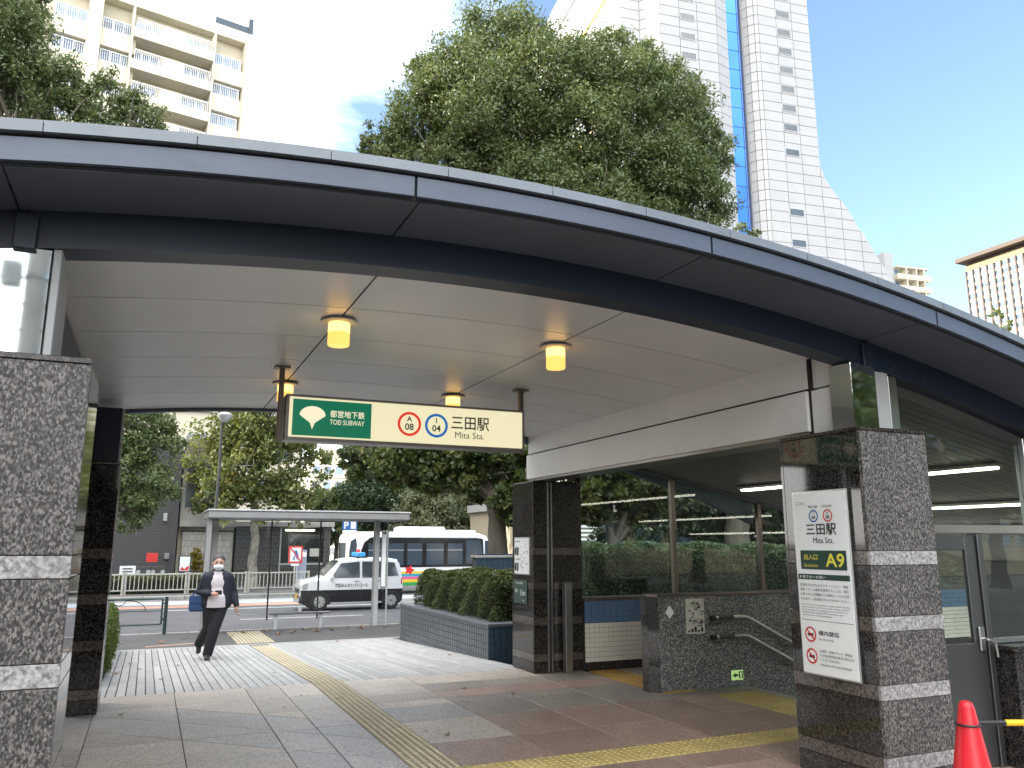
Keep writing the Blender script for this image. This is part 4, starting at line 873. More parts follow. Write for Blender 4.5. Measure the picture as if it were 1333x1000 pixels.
hedge('hedge', 'low roadside hedge behind the pale railings', -8, 3.6, 36.9, 37.9, -.37, .32, 9000, .10, 'leaf_hedge', 24)
# signs across the road
def pole_sign(name, label, x, y, zb, zt, build):
    t = thing(name, label, 'sign', (x,y,zb)); obj('pole', MB().tube([(x,y,zb-.02),(x,y,zt)], .035, 8), M['grey_light'], t, 40); build(t); return t
def b1(t):
    p = atY(384.5,722,36.9); x, z = p[0], p[2]
    obj('plate', MB().box(x-.30, x+.30, 36.84, 36.86, z-.37, z+.37, b=.004), M['ink_red'], t); obj('panel', MB().box(x-.235, x+.235, 36.832, 36.838, z-.30, z+.30), M['white'], t)
    obj('walking_figure', MB().prism([(x-.12,z-.22),(x-.03,z-.0),(x-.07,z+.15),(x+.05,z+.18),(x+.12,z-.02),(x+.14,z-.22),(x+.06,z-.2),(x,z-.04),(x-.05,z-.24)], 'y', 36.826, 36.83), M['ink_blue'], t)
    obj('slash', MB().prism([(x-.235,z+.26),(x-.235,z+.30),(x-.2,z+.30),(x+.235,z-.26),(x+.235,z-.30),(x+.2,z-.30)], 'y', 36.82, 36.8245), M['ink_red'], t); obj('sub_plate', MB().box(x-.17, x+.17, 36.84, 36.855, z-.49, z-.39), M['white'], t)
p = atY(384.5,722,36.9); pole_sign('crossing_ban_sign', 'red framed square no crossing sign on a white pole', p[0], 36.9, -.37, p[2]-.2, b1)
p = atY(455,684,46); 
def b2(t): obj('plate', MB().box(p[0]-.42, p[0]+.42, 45.9, 45.95, p[2]-.35, p[2]+.35, b=.01), M['ink_blue'], t); text(t, 'P', (p[0]-.2,45.89,p[2]), X_, Z_, 'white', h=.4, bold=.03); obj('sub_mark', MB().box(p[0]+.05, p[0]+.34, 45.88, 45.895, p[2]-.2, p[2]+.2), M['white'], t)
pole_sign('parking_sign', 'blue parking sign on a pole above the bus', p[0], 46, -.5, p[2]-.3, b2)
a, b = atY(387,716,37.3), atY(398,748,37.3); t = thing('blue_pillar_sign', 'pale blue upright street information pillar behind the railing', 'sign', (a[0],37.3,-.37)); obj('panel', MB().box(a[0], b[0], 37.25, 37.35, -.38, a[2], b=.02), M['road_blue'], t); obj('header', MB().box(a[0]+.02, b[0]-.02, 37.24, 37.249, a[2]-.3, a[2]-.1), M['print_white'], t)
# things in front of the dark building
def small(name, label, cat, x0, y0, x1, y1, Y, mat, th=.06, extra=None):
    a, b = atY(x0,y0,Y), atY(x1,y1,Y); t = thing(name, label, cat, ((a[0]+b[0])/2,Y,b[2]))
    obj('board', MB().box(a[0], b[0], Y, Y+th, b[2], a[2], b=.01), M[mat], t)
    for xx in (a[0]+.1, b[0]-.1): obj('leg', MB().box(xx-.025, xx+.025, Y+.01, Y+th-.01, -.39, b[2]), M['dark_grey'], t)
    if extra: extra(t, a, b, Y)
    return t
def lines(k, mat='ink'):
    def f(t, a, b, Y):
        for i in range(k):
            z = a[2]-(a[2]-b[2])*(i+1)/(k+1); obj('print_line', MB().box(a[0]+.12, b[0]-.12, Y-.006, Y-.001, z-.025, z+.025), M[mat], t)
    return f
small('notice_board', 'low white notice board beside the dark bins', 'sign', 156, 737, 176, 748, 39.2, 'white', extra=lines(2))
def binx(t, a, b, Y):
    for k in (-.2,.2): obj('slot', MB().lathe([(.09,0),(.09,.02)], ((a[0]+b[0])/2+k,Y,a[2]-.22), 12, axis='y'), M['grey_light'], t)
small('recycling_bin', 'dark recycling bin with two round slots beside the low white notice', 'bin', 178, 738, 195, 749, 39.2, 'dark_grey', .5, binx); small('recycling_bin', 'dark recycling bin with two round slots below the red panel', 'bin', 197, 738, 214, 749, 39.25, 'dark_grey', .5, binx)
small('red_panel', 'bright red panel standing behind the dark bins', 'sign', 191, 720, 205, 732, 40.2, 'ink_red')
def post_x(t, a, b, Y):
    m = lambda u, v: (a[0]+(b[0]-a[0])*u, b[2]+(a[2]-b[2])*v)
    obj('sheet', MB().box(a[0]+.06, b[0]-.06, Y-.01, Y-.001, b[2]+.06, a[2]-.06), M['print_white'], t)
    obj('red_motif', MB().prism([m(.15,.12),m(.8,.12),m(.88,.38),m(.62,.3),m(.5,.18),m(.3,.34)], 'y', Y-.016, Y-.011), M['ink_red'], t)
small('poster_stand', 'framed poster stand with red motif near the entrance wall', 'poster', 233, 723, 248, 745, 39.0, 'dark_grey', extra=post_x)
t = thing('street_lamp', 'tall street lamp with round head in front of the plane tree', 'street lamp', (0,0,0)); a = atY(293,541,38.2); b = atY(282,661,38.2); t.location = (b[0],38.2,-.37)
obj('pole', MB().tube([(b[0]-.05,38.2,-.4),(b[0]-.05,38.2,2.2),(b[0],38.2,5.2),(a[0]-.12,38.2,a[2]-.3)], [.09,.075,.06,.045], 8), M['dark_grey'], t, 40); obj('lamp_head', MB().lathe([(.1,-.32),(.33,-.08),(.36,.02),(.22,.12),(.05,.16)], (a[0],38.2,a[2]), 16), M['grey_light'], t, 40)
# ================================================================ VEHICLES
def ring14(x, zlo, zhi, w, zsplit, zb0, tum=.17):
    zb = min(zb0, zhi-.06); zm = min(zsplit, zb-.03); wt = w-max(0, zhi-zb0)*tum-.02; r1 = min(.05,(zhi-zlo)*.2); h = [(0,zlo),(w-.06,zlo),(w,zlo+.10),(w,zm),(w,zb),(wt,zhi-.06),(wt-.10,zhi),(0,zhi+.012)]
    return [(x,y,z) for y,z in h]+[(x,-y,z) for y,z in h[-2:0:-1]]
def wheel(parent, x, y, r, wd, side, spokes=8):
    """side -1: outer face towards -y"""
    w = obj('wheel', MB().lathe([(r*.62,-wd/2),(r*.93,-wd/2),(r,-wd/2+.03),(r,wd/2-.03),(r*.93,wd/2),(r*.62,wd/2)], (x,y,r), 26, axis='y'), M['rubber'], parent, 40); yo = y+side*(wd/2-.012)
    obj('rim', MB().lathe([(r*.64,0),(r*.66,.012),(r*.60,.02),(.02,.022)] if side < 0 else [(r*.64,0),(r*.66,-.012),(r*.60,-.02),(.02,-.022)], (x,yo,r), 26, axis='y'), M['steel_dark'], w, 40)
    mb = MB()
    for k in range(spokes):
        a = 2*math.pi*k/spokes; d = Vector((math.cos(a),0,math.sin(a))); e = Vector((-math.sin(a),0,math.cos(a))); c0 = Vector((x,yo+side*.022,r)); p = [c0+d*r*.1-e*.022, c0+d*r*.58-e*.04, c0+d*r*.58+e*.04, c0+d*r*.1+e*.022]; q = [v_+Vector((0,side*.012,0)) for v_ in p]
        mb.add(p+q, [(4,5,6,7),(0,1,5,4),(1,2,6,5),(2,3,7,6),(3,0,4,7)])
    obj('spokes', mb, M['grey_light'], w)
def side_panel(parent, name, poly, yfun, mat, both=True, th=.008):
    for s in ((-1,1) if both else (-1,)):
        n = len(poly); a = [(x, s*(yfun(z)+.004), z) for x,z in poly]; b = [(x, s*(yfun(z)+.004+th), z) for x,z in poly]
        o = obj(name, MB().add(a+b, [tuple(range(n)), tuple(range(n,2*n))[::-1]]+[(i,(i+1)%n,n+(i+1)%n,n+i) for i in range(n)]), M[mat], parent)
# patrol minicar, nose towards -x
car = thing('patrol_car', 'white over black patrol minicar with blue roof lamp waiting on the road', 'car', (4.62,27.72,ZR+.004), wb=False)
st = [(0,.32,.78,.62),(.03,.25,.88,.675),(.10,.21,.94,.71),(.26,.20,.985,.727),(.50,.20,1.02,.735),(.68,.20,1.06,.737),(.95,.20,1.34,.737),(1.20,.20,1.58,.737),(1.40,.20,1.65,.737),(2.1,.20,1.69,.737),(2.9,.20,1.675,.735),(3.2,.21,1.62,.73),(3.29,.22,1.50,.72),(3.355,.24,1.14,.705),(3.39,.27,.98,.68),(3.40,.34,.86,.63)]
obj('body', MB().loft([ring14(x,a,b,w,.66,.98) for x,a,b,w in st], 0, True, lambda i,k: 1 if (k in (0,1,2,11,12,13) or i == 0 and False) else 0), [M['white_gloss'],M['black_gloss']], car, 32)
yf = lambda z: .737-max(0,z-.98)*.205
for nm, pl in (('front_door_window',[(.94,1.04),(1.27,1.50),(1.90,1.56),(1.90,1.04)]),('rear_door_window',[(1.98,1.04),(1.98,1.56),(2.62,1.555),(2.66,1.04)]),('quarter_window',[(2.72,1.06),(2.70,1.55),(3.10,1.52),(3.22,1.09)])): side_panel(car, nm, pl, yf, 'pane_dark')
obj('windshield', MB().add([(.715,-.63,1.115),(.715,.63,1.115),(1.195,.56,1.60),(1.195,-.56,1.60)],[(0,3,2,1)]), M['pane_dark'], car); obj('rear_window', MB().add([(3.36,-.56,1.16),(3.36,.56,1.16),(3.30,.5,1.5),(3.30,-.5,1.5)],[(0,1,2,3)]), M['pane_dark'], car)
for x in (1.96,2.69): side_panel(car, 'door_seam', [(x,.32),(x+.012,.32),(x+.012,1.02),(x,1.02)], yf, 'dark_grey', th=.002)
for x in (1.72,2.46): side_panel(car, 'door_handle', [(x,.915),(x+.16,.915),(x+.16,.95),(x,.95)], yf, 'grey_light', th=.02)
side_panel(car, 'sill_trim', [(.95,.21),(2.65,.21),(2.65,.27),(.95,.27)], yf, 'grey_light', th=.006)
for s in (-1,1):
    obj('headlight', MB().prism([(.05,.66),(.02,.78),(.07,.865),(.34,.90),(.30,.74)], 'y', s*.60, s*.722), M['grey_light'], car); obj('mirror', MB().box(.90, 1.0, s*.75, s*.92, 1.0, 1.14, b=.03), M['white_gloss'], car); obj('tail_light', MB().box(3.28, 3.36, s*.60, s*.715, .78, 1.0, b=.01), M['ink_red'], car)
    for x in (.60, 2.98): side_panel(car, 'wheel_arch', [(x+.335*math.cos(a),.30+.335*math.sin(a)) for a in [k*math.pi/10-.3 for k in range(13)]], lambda z: .7385, 'rubber', s > 0, .004) if s > 0 else None
    for x in (.60, 2.98): wheel(car, x, s*.665, .285, .165, s)
obj('bumper', MB().box(-.03, .12, -.60, .60, .24, .48, b=.04), M['black_gloss'], car); obj('number_plate', MB().box(-.045, -.032, -.17, .17, .36, .53, b=.004), M['bar_yellow'], car); obj('grille', MB().box(-.02, .02, -.38, .38, .56, .70, b=.01), M['dark_grey'], car)
lb = obj('roof_lamp', MB().box(1.86, 2.12, -.50, .50, 1.72, 1.86, b=.03), M['beacon_blue'], car); obj('lamp_rack', MB().box(1.80, 2.2, -.52, .52, 1.66, 1.70, b=.01), M['black'], lb)
for y in (-.42,.42):
    for x in (1.88,2.1): obj('rack_foot', MB().box(x-.025, x+.025, y-.03, y+.03, 1.62, 1.72), M['black'], lb)
obj('red_lamp', MB().lathe([(.07,1.84),(.07,1.92),(.03,1.96)], (1.99,0,0), 12), M['beacon_red'], lb, 40); obj('antenna', MB().tube([(2.9,.2,1.6),(3.1,.2,1.9)], .006, 5), M['black'], car)
text(car, '港区みんなとパトロール', (1.08,-.7455,.80), X_, Z_, 'ink', w=1.10, h=.13, align='l', bold=.02)
# community bus, nose towards +x
pm('bus_green', (.02,.30,.06), .4); pm('bus_pink', (.65,.10,.25), .4); pm('bus_teal', (.02,.30,.42), .4)
bus = thing('community_bus', 'white community minibus with dark window band and rainbow skirt', 'bus', (7.86,36.0,ZR+.004), wb=False); bus.scale = (.96,1,1)
st = [(0,.42,2.30,.86),(.05,.36,2.50,.96),(.16,.32,2.60,1.01),(.45,.30,2.645,1.035),(1.5,.30,2.65,1.04),(4.6,.30,2.65,1.04),(5.8,.30,2.65,1.035),(6.4,.30,2.62,1.03),(6.78,.30,2.50,1.02),(6.98,.32,2.22,.99),(7.10,.34,1.7,.95),(7.17,.38,1.1,.9),(7.2,.5,.85,.82)]
def ringb(x, zlo, zhi, w):
    zb = max(zlo+.3, zhi-.30); h = [(0,zlo),(w-.06,zlo),(w,zlo+.12),(w,(zlo+zb)/2),(w-.02,zb),(w-.07,zhi-.07),(w-.22,zhi),(0,zhi+.03)]; return [(x,y,z) for y,z in h]+[(x,-y,z) for y,z in h[-2:0:-1]]
obj('body', MB().loft([ringb(*s) for s in st]), M['white_gloss'], bus, 35); yb = lambda z: 1.04-max(0,z-2.3)*.16
side_panel(bus, 'window_band', [(.62,1.12),(.62,1.85),(.75,2.2),(1.05,2.42),(6.2,2.42),(6.55,2.36),(6.62,1.12)], yb, 'black_gloss')
for a, b in ((.95,1.75),(1.9,2.6),(2.78,3.5),(3.7,4.55),(4.75,5.5)):
    side_panel(bus, 'window', [(a,1.22),(a,2.16),(b,2.16),(b,1.22)], lambda z: yb(z)+.008, 'pane_sky', th=.004); side_panel(bus, 'window_bar', [(a,1.84),(a,1.89),(b,1.89),(b,1.84)], lambda z: yb(z)+.014, 'grey_paint', th=.006)
side_panel(bus, 'driver_window', [(5.68,1.25),(5.68,2.3),(6.4,2.3),(6.52,1.9),(6.58,1.25)], lambda z: yb(z)+.006 if z < 9 else 0, 'pane_sky')
obj('windscreen', MB().add([(7.10,-.90,1.40),(7.10,.90,1.40),(6.90,.86,2.34),(6.90,-.86,2.34),(7.16,-.90,1.40),(7.16,.90,1.40),(6.98,.86,2.36),(6.98,-.86,2.36)],[(4,5,6,7),(0,3,2,1),(0,1,5,4),(1,2,6,5),(2,3,7,6),(3,0,4,7)]), M['pane_sky'], bus)
side_panel(bus, 'front_corner_glass', [(6.66,1.25),(6.66,2.28),(6.80,2.28),(6.9,1.9),(6.96,1.25)], lambda z: 1.015, 'pane_sky', th=.02)
obj('rear_window', MB().box(-.015, .04, -.72, .72, 1.45, 2.2, b=.02), M['pane_dark'], bus)
side_panel(bus, 'rear_corner_glass', [(.10,1.30),(.08,1.8),(.14,2.25),(.36,2.38),(.42,2.1),(.38,1.5),(.26,1.28)], lambda z: 1.02 if z < 2.2 else 1.0, 'pane_dark', th=.03)
rb = [('ink_red',1.28,.28),('bar_yellow',2.1,.3),('ink_blue',2.9,.26),('road_pink',3.7,.3)]
for z0, z1, mt in ((.34,.48,'bus_green'),(.48,.60,'bar_yellow'),(.60,.72,'bus_pink'),(.72,.84,'bus_teal'),(.84,.94,'bar_yellow')):
    side_panel(bus, 'skirt_stripe', [(1.9,z0+.003),(3.2,z0+.003),(6.2,z0+.06),(6.2,z1+.055),(3.2,z1-.003),(1.9,z1-.003)], lambda z: 1.04, mt, th=.003)
side_panel(bus, 'painted_motif', [(2.9+.18*math.cos(a)*(1+.3*math.cos(5*a)), 1.0+.16*math.sin(a)*(1+.3*math.cos(5*a))) for a in [k*math.pi/15 for k in range(30)]], lambda z: 1.047, 'cone_red', th=.003)
side_panel(bus, 'round_emblem', [(.24+.1*math.cos(a),1.50+.13*math.sin(a)) for a in [k*math.pi/8 for k in range(16)]], lambda z: 1.053, 'ink_blue', th=.003)
obj('roof_unit', MB().box(2.6, 4.75, -.75, .75, 2.655, 2.90, b=.08), M['white'], bus); obj('roof_dome', MB().box(4.85, 6.3, -.85, .85, 2.60, 2.76, b=.08), M['white_gloss'], bus); obj('destination_box', MB().box(.1, .5, -.6, .6, 2.62, 2.72, b=.03), M['white'], bus)
for s in (-1,1):
    for x in (1.25, 6.0): wheel(bus, x, s*.93, .40, .22, s, 6)
# far traffic
def van(label, x, y, h, col, rz):
    v = thing('parked_van', label, 'van', (x,y,ZR+.004), rz, wb=False); st = [(0,.3,.9,.7),(.06,.25,1.0,.8),(.35,.22,1.1,.84),(.8,.22,h-.12,.85),(1.1,.22,h,.85),(3.3,.22,h,.85),(3.45,.24,h-.2,.83),(3.5,.3,h-.8,.8)]
    obj('body', MB().loft([ring14(a,b,c,w,.5,1.0,.12) for a,b,c,w in st]), M[col], v, 35); side_panel(v, 'window', [(.95,1.08),(1.2,h-.16),(3.2,h-.16),(3.25,1.08)], lambda z: .85-max(0,z-1)*.14, 'pane_dark')
    obj('windshield', MB().add([(.40,-.72,1.16),(.40,.72,1.16),(.80,.68,h-.18),(.80,-.68,h-.18)],[(0,3,2,1)]), M['pane_dark'], v)
    obj('rear_window', MB().add([(3.49,-.66,1.1),(3.49,.66,1.1),(3.47,.62,h-.25),(3.47,-.62,h-.25)],[(0,1,2,3)]), M['pane_dark'], v)
    for s in (-1,1):
        obj('headlight', MB().box(.02, .1, s*.5, s*.75, .7, .86, b=.02), M['grey_light'], v)
        for a in (.65, 2.85): wheel(v, a, s*.76, .3, .18, s, 6)
p = atZ(424,737,ZR); van('small white van far up the side road', p[0], p[1], 1.9, 'white_gloss', R(-62)); p = atZ(437,739,ZR); van('dark grey van waiting behind the bus', p[0]+.6, p[1]-6, 2.0, 'dark_grey', R(-62))
# ================================================================ PERSON
def remesh(name, mb, mat, parent, vox=.012, it=4):
    o = obj(name, mb, M[mat], parent, True); m = o.modifiers.new('remesh','REMESH'); m.mode = 'VOXEL'; m.voxel_size = vox; m.use_smooth_shade = True
    s = o.modifiers.new('smooth','SMOOTH'); s.iterations = it; s.factor = .5; return o
def ell(mb, c, r, n=14):
    rings = []
    for i in range(1, n):
        a = math.pi*i/n; rings.append([(c[0]+r[0]*math.sin(a)*math.cos(b), c[1]+r[1]*math.sin(a)*math.sin(b), c[2]-r[2]*math.cos(a)) for b in [2*math.pi*k/16 for k in range(16)]])
    return mb.loft(rings)
def cap(mb, pts, rs, n=12):
    """limb: tube with rounded ends"""
    mb.tube(pts, rs, n); ell(mb, pts[0], (rs[0],)*3, 8); ell(mb, pts[-1], (rs[-1],)*3, 8); return mb
def hand(mb, w, d, side):
    """palm and five curled fingers; w wrist, d pointing direction"""
    w = Vector(w); d = Vector(d).normalized(); s = Vector(side).normalized(); n = d.cross(s); c = w+d*.05; cap(mb, [w, c, w+d*.085], [.022,.03,.03], 8)
    for k, (o, l_) in enumerate(((-.027,.062),(-.009,.072),(.009,.068),(.026,.055))):
        b = w+d*.085+s*o; cap(mb, [b, b+d*l_*.5+n*.006, b+d*l_*.8+n*.028, b+d*l_*.85+n*.045], [.0095,.009,.0085,.0075], 6)
    b = w+d*.03-s*.03; cap(mb, [b, b-s*.022+d*.03+n*.012, b-s*.014+d*.06+n*.026], [.011,.0105,.009], 6)
pm('skin', (.42,.25,.18), .5, 0, var=.05, vscale=20); pm('jacket', (.007,.010,.020), .75, 0, var=.2, vscale=8, bump=.3, bscale=25); pm('shirt', (.60,.55,.56), .7, 0, var=.06, vscale=10, bump=.2, bscale=25)
pm('trousers', (.006,.0065,.010), .8, 0, var=.2, vscale=8, bump=.3, bscale=20); pm('hair', (.05,.042,.036), .6, 0, var=.3, vscale=60, bump=.5, bscale=120); pm('shoe', (.03,.022,.018), .5); pm('bag_blue', (.012,.045,.13), .55, 0, var=.15, vscale=8, bump=.2, bscale=30); pm('mask', (.74,.76,.78), .7, 0, var=.03)
PP = (1.09, 14.28, zs(14.28)+.003)
pe = thing('person', 'walking person in dark jacket, pale shirt and face mask looking at a phone', 'person', PP, R(-3), wb=False); pe.scale = (1.06, 1.06, 1.0)
hip_l, hip_r = (.085,0,.86), (-.085,.01,.86); kn_l, an_l = (-.005,-.10,.47), (-.075,-.12,.085); kn_r, an_r = (-.085,.02,.47), (-.20,.34,.20)
sh_l, el_l, wr_l = (.165,.01,1.275), (.245,.06,1.04), (.30,-.04,.82); sh_r, el_r, wr_r = (-.165,.01,1.275), (-.25,.03,1.04), (-.085,-.20,1.03)
mb = MB(); ell(mb, (0,-.025,1.495), (.083,.10,.122)); cap(mb, [(0,.015,1.30),(0,0,1.44)], [.06,.052]); ell(mb, (0,-.012,1.435), (.055,.07,.05)); ell(mb, (0,-.127,1.485), (.014,.02,.024), 8)
for s in (-1,1): ell(mb, (s*.084,-.01,1.49), (.012,.022,.032), 8)
for z, rx, ry in ((1.20,.15,.095),(1.03,.135,.09),(.90,.145,.10)): ell(mb, (0,0,z), (rx,ry,.17))
for a, b, c in ((sh_l,el_l,wr_l),(sh_r,el_r,wr_r)): cap(mb, [a,b,c], [.045,.036,.025])
hand(mb, wr_l, (.05,-.1,-1), (0,1,.0)); hand(mb, wr_r, (.75,-.55,-.1), (0,.3,1))
for h_, k_, a_ in ((hip_l,kn_l,an_l),(hip_r,kn_r,an_r)): cap(mb, [h_,k_,a_], [.07,.05,.036])
body = remesh('body', mb, 'skin', pe, .0065, 2)
mb = MB(); ell(mb, (0,.006,1.556), (.094,.108,.084)); ell(mb, (0,.04,1.495), (.09,.075,.10)); remesh('hair', mb, 'hair', pe, .009)
for s in (-1,1): ell_o = obj('eye', ell(MB(), (s*.032,-.117,1.505), (.013,.008,.008), 8), M['ink'], pe, True); obj('eyebrow', MB().box(s*.03-.018, s*.03+.018, -.124, -.112, 1.524, 1.53), M['hair'], pe)
mb = MB(); ell(mb, (0,-.066,1.442), (.078,.080,.058)); ell(mb, (0,-.118,1.452), (.044,.036,.038)); remesh('face_mask', mb, 'mask', pe, .008)
for s in (-1,1): obj('mask_loop', MB().tube([(s*.06,-.07,1.465),(s*.08,-.02,1.485)], .003, 5), M['mask'], pe)
mb = MB(); ell(mb, (0,-.012,1.19), (.155,.115,.20)); ell(mb, (0,-.012,1.03), (.155,.118,.20)); ell(mb, (0,-.008,.92), (.16,.122,.15)); mb.lathe([(.165,.80),(.168,.90),(.155,1.0)], (0,-.005,0), 20); cap(mb, [(-.045,-.04,1.345),(.045,-.04,1.345)], [.04,.04]); remesh('shirt', mb, 'shirt', pe, .011)
for z in (1.24,1.15,1.06,.97,.88): obj('shirt_button', MB().lathe([(.006,0),(.006,.004)], (0,-.128,z), 8, axis='y'), M['grey_light'], pe)
mb = MB()
for s in (-1,1):
    cap(mb, [(s*.112,-.005,1.27),(s*.118,-.008,1.08),(s*.125,-.005,.86)], [.098,.10,.105], 16); cap(mb, [(s*.06,-.05,1.25),(s*.098,-.058,1.05),(s*.115,-.055,.84)], [.045,.05,.055], 10)
    cap(mb, [(s*.06,.012,1.345),(s*.155,.01,1.285)], [.05,.072]); cap(mb, [(s*.05,-.045,1.365),(s*.062,-.07,1.24)], [.026,.04])
ell(mb, (0,.05,1.2), (.16,.09,.19)); ell(mb, (0,.05,.98), (.16,.09,.2)); cap(mb, [(-.05,.04,1.385),(.05,.04,1.385)], [.035,.035])
for a, b, c in ((sh_l,el_l,wr_l),(sh_r,el_r,wr_r)):
    a, b, c = Vector(a), Vector(b), Vector(c); cap(mb, [a,a.lerp(b,.5),b,b.lerp(c,.5),b.lerp(c,.93)], [.074,.068,.062,.055,.046])
remesh('jacket', mb, 'jacket', pe, .012, 3)
mb = MB(); ell(mb, (0,.005,.85), (.165,.125,.13))
for h_, k_, a_ in ((hip_l,kn_l,an_l),(hip_r,kn_r,an_r)):
    h_, k_, a_ = Vector(h_), Vector(k_), Vector(a_); cap(mb, [h_,h_.lerp(k_,.5),k_,k_.lerp(a_,.5),a_.lerp(k_,.03)], [.112,.102,.088,.082,.074])
remesh('trousers', mb, 'trousers', pe, .013, 3)
for an, toe, up_ in ((an_l,(-.085,-.27,.035),0),(an_r,(-.20,.33,.075),1)):
    mb = MB(); a = Vector(an); t_ = Vector(toe); cap(mb, [a-Vector((0,0,.02)), a.lerp(t_,.3)-Vector((0,0,.02*(1-up_))), t_], [.045,.046,.035])
    if not up_: cap(mb, [(a.x,a.y+.05,.045),(a.x,a.y-.02,.04)], [.043,.043])
    remesh('shoe', mb, 'shoe', pe, .009, 2)
def local(p): 
    c, s = math.cos(R(-3)), math.sin(R(-3)); return (PP[0]+p[0]*c-p[1]*s, PP[1]+p[0]*s+p[1]*c, PP[2]+p[2])
ph = thing('phone', 'dark phone held in the hand of the walking person', 'phone', local((0,-.25,1.03)), R(-25), wb=False); obj('case', MB().box(-.035, .075, -.006, .006, -.02, .05, b=.004), M['black'], ph); obj('screen', MB().box(-.03, .07, .0062, .008, -.016, .046), M['pane_dark'], ph)
bg_ = thing('shoulder_bag', 'dark blue shoulder bag hanging at the side of the walking person', 'bag', local((-.25,.03,.74)), R(-8), wb=False)
obj('bag_body', MB().box(-.16, .15, -.075, .075, 0, .25, b=.03), M['bag_blue'], bg_); obj('flap', MB().box(-.155, .145, -.083, -.06, .12, .255, b=.008), M['bag_blue'], bg_); obj('strap', MB().tube([(-.12,0,.24),(-.02,-.02,.40),(.06,0,.62),(.06,.07,.60),(-.02,.09,.4),(.10,.04,.24)], .012, 6), M['bag_blue'], bg_, 40)

# ================================================================ TREES
def lb(px, py, r, D, sy=1.): p = atD(px, py, D); k = D/1040*1.06; return (p[0],p[1],p[2],r*k,r*k,r*k*sy)
def gb(px, D, z): p = atD(px, 708, D); return (p[0],p[1],z)
def fk(px, py, D): p = atD(px, py, D); return (p[0],p[1],p[2])
leafmat('leaf_mixed', [(.03,.05,.018),(.05,.075,.024),(.08,.105,.03),(.19,.19,.045)], .38, .45)
tree('camphor_tree', 'huge rounded evergreen tree rising behind the canopy below the white tower', gb(715,24,.2), fk(715,430,24),
     [lb(655,62,62,24),lb(600,110,62,23.4),lb(560,95,30,24),lb(548,160,52,24),(lb(497,190,30,24)),lb(520,225,45,24),lb(720,95,62,23),lb(785,92,52,24),lb(838,85,36,24.6),lb(822,130,60,23.2),lb(880,130,48,24.5),lb(915,190,42,24),lb(905,265,48,24),lb(860,225,60,23.4),lb(770,180,62,22.6),lb(640,150,70,22.6),lb(600,220,52,23),lb(690,175,48,25.5),lb(840,300,52,23.5),lb(590,290,70,24),lb(760,330,80,24),lb(690,250,62,22.4),lb(750,265,55,22.2),lb(640,260,52,22.6),lb(800,270,52,22.6)], 290000, .13, 'leaf_camphor', r=.34, seed=31, aspect=.42, shell=.55)
tree('street_tree', 'broad leafy evergreen tree overhanging the canopy beside the cream apartment block', gb(70,22,-.3), fk(75,520,22),
     [lb(2,50,62,21),lb(65,118,52,21.5),lb(130,135,44,22),lb(185,150,32,22),lb(35,10,34,22),lb(-60,90,110,22),lb(-90,-40,110,22),lb(120,240,90,22),lb(10,300,100,22),lb(100,400,90,23),lb(170,555,52,22.5),lb(150,610,48,22),lb(190,630,38,22),lb(214,570,26,22.5),lb(165,665,30,22)], 150000, .13, 'leaf_camphor', r=.3, seed=32, aspect=.45)
tree('plane_tree', 'plane tree with pale mottled trunk and yellowing leaves across the road', gb(331,38.5,-.37), fk(332,640,38.5),
     [lb(330,555,48,38),lb(285,575,42,38.4),lb(375,570,42,38.5),lb(405,600,28,38.5),lb(270,620,34,38),lb(300,640,36,37.6),lb(370,645,40,38),lb(335,605,42,37.5),lb(262,655,20,38),lb(395,650,24,38.4),lb(325,500,60,39)], 21000, .18, 'leaf_plane', 'bark_pale', r=.2, seed=33, nb=3, aspect=.85, shell=.2)
tree('shade_tree', 'spreading street tree with leaning trunk and low branches behind the tiled wall', gb(655,22.5,.2), fk(643,640,22.5),
     [lb(470,598,28,24),lb(520,590,38,23.5),lb(575,598,36,23),lb(620,590,44,22.5),lb(672,600,36,22),lb(668,655,26,21.5),lb(560,625,24,24),lb(615,630,22,23),lb(640,540,60,23),lb(690,650,30,22)], 42000, .16, 'leaf_mixed', 'bark', r=.27, seed=34, nb=3, aspect=.7, shell=.4)
BT = 'trees behind the bus'
tree('dark_tree', 'tall dark evergreen tree standing behind the back of the bus', gb(492,56,-.4), fk(492,660,56), [lb(490,600,40,56),(lb(505,640,42,55)),lb(470,655,34,56),lb(520,590,36,57),lb(480,690,30,56)], 26000, .26, 'leaf_dark', seed=41, group=BT, r=.3)
tree('pale_tree', 'grey green rounded tree above the roof of the bus', gb(560,50,-.4), fk(560,680,50), [lb(548,668,30,50),lb(575,655,30,50),lb(560,690,28,49),lb(535,690,24,50)], 18000, .24, 'leaf_pale', seed=42, group=BT, r=.25)
tree('pale_tree', 'grey green bushy tree between the bus front and the shade tree trunk', gb(622,52,-.4), fk(622,690,52), [lb(605,668,26,52),lb(635,660,30,52),lb(620,690,28,51),lb(655,680,26,52)], 18000, .24, 'leaf_pale', seed=43, group=BT, r=.25)
tree('small_tree', 'mid green tree beyond the parking sign', gb(440,66,-.4), fk(440,690,66), [lb(430,655,22,66),lb(452,660,26,66),lb(436,685,24,66),lb(410,690,20,67),lb(462,690,22,65)], 16000, .28, 'leaf_camphor', seed=44, group=BT, r=.25)
tree('wide_tree', 'broad dark tree filling the gap beyond the bus', gb(590,72,-.4), fk(590,680,72), [lb(540,640,40,72),lb(600,630,45,72),lb(660,640,45,72),lb(580,690,45,72),lb(650,690,40,72),lb(500,690,40,72)], 24000, .36, 'leaf_dark', seed=45, group=BT, r=.4)
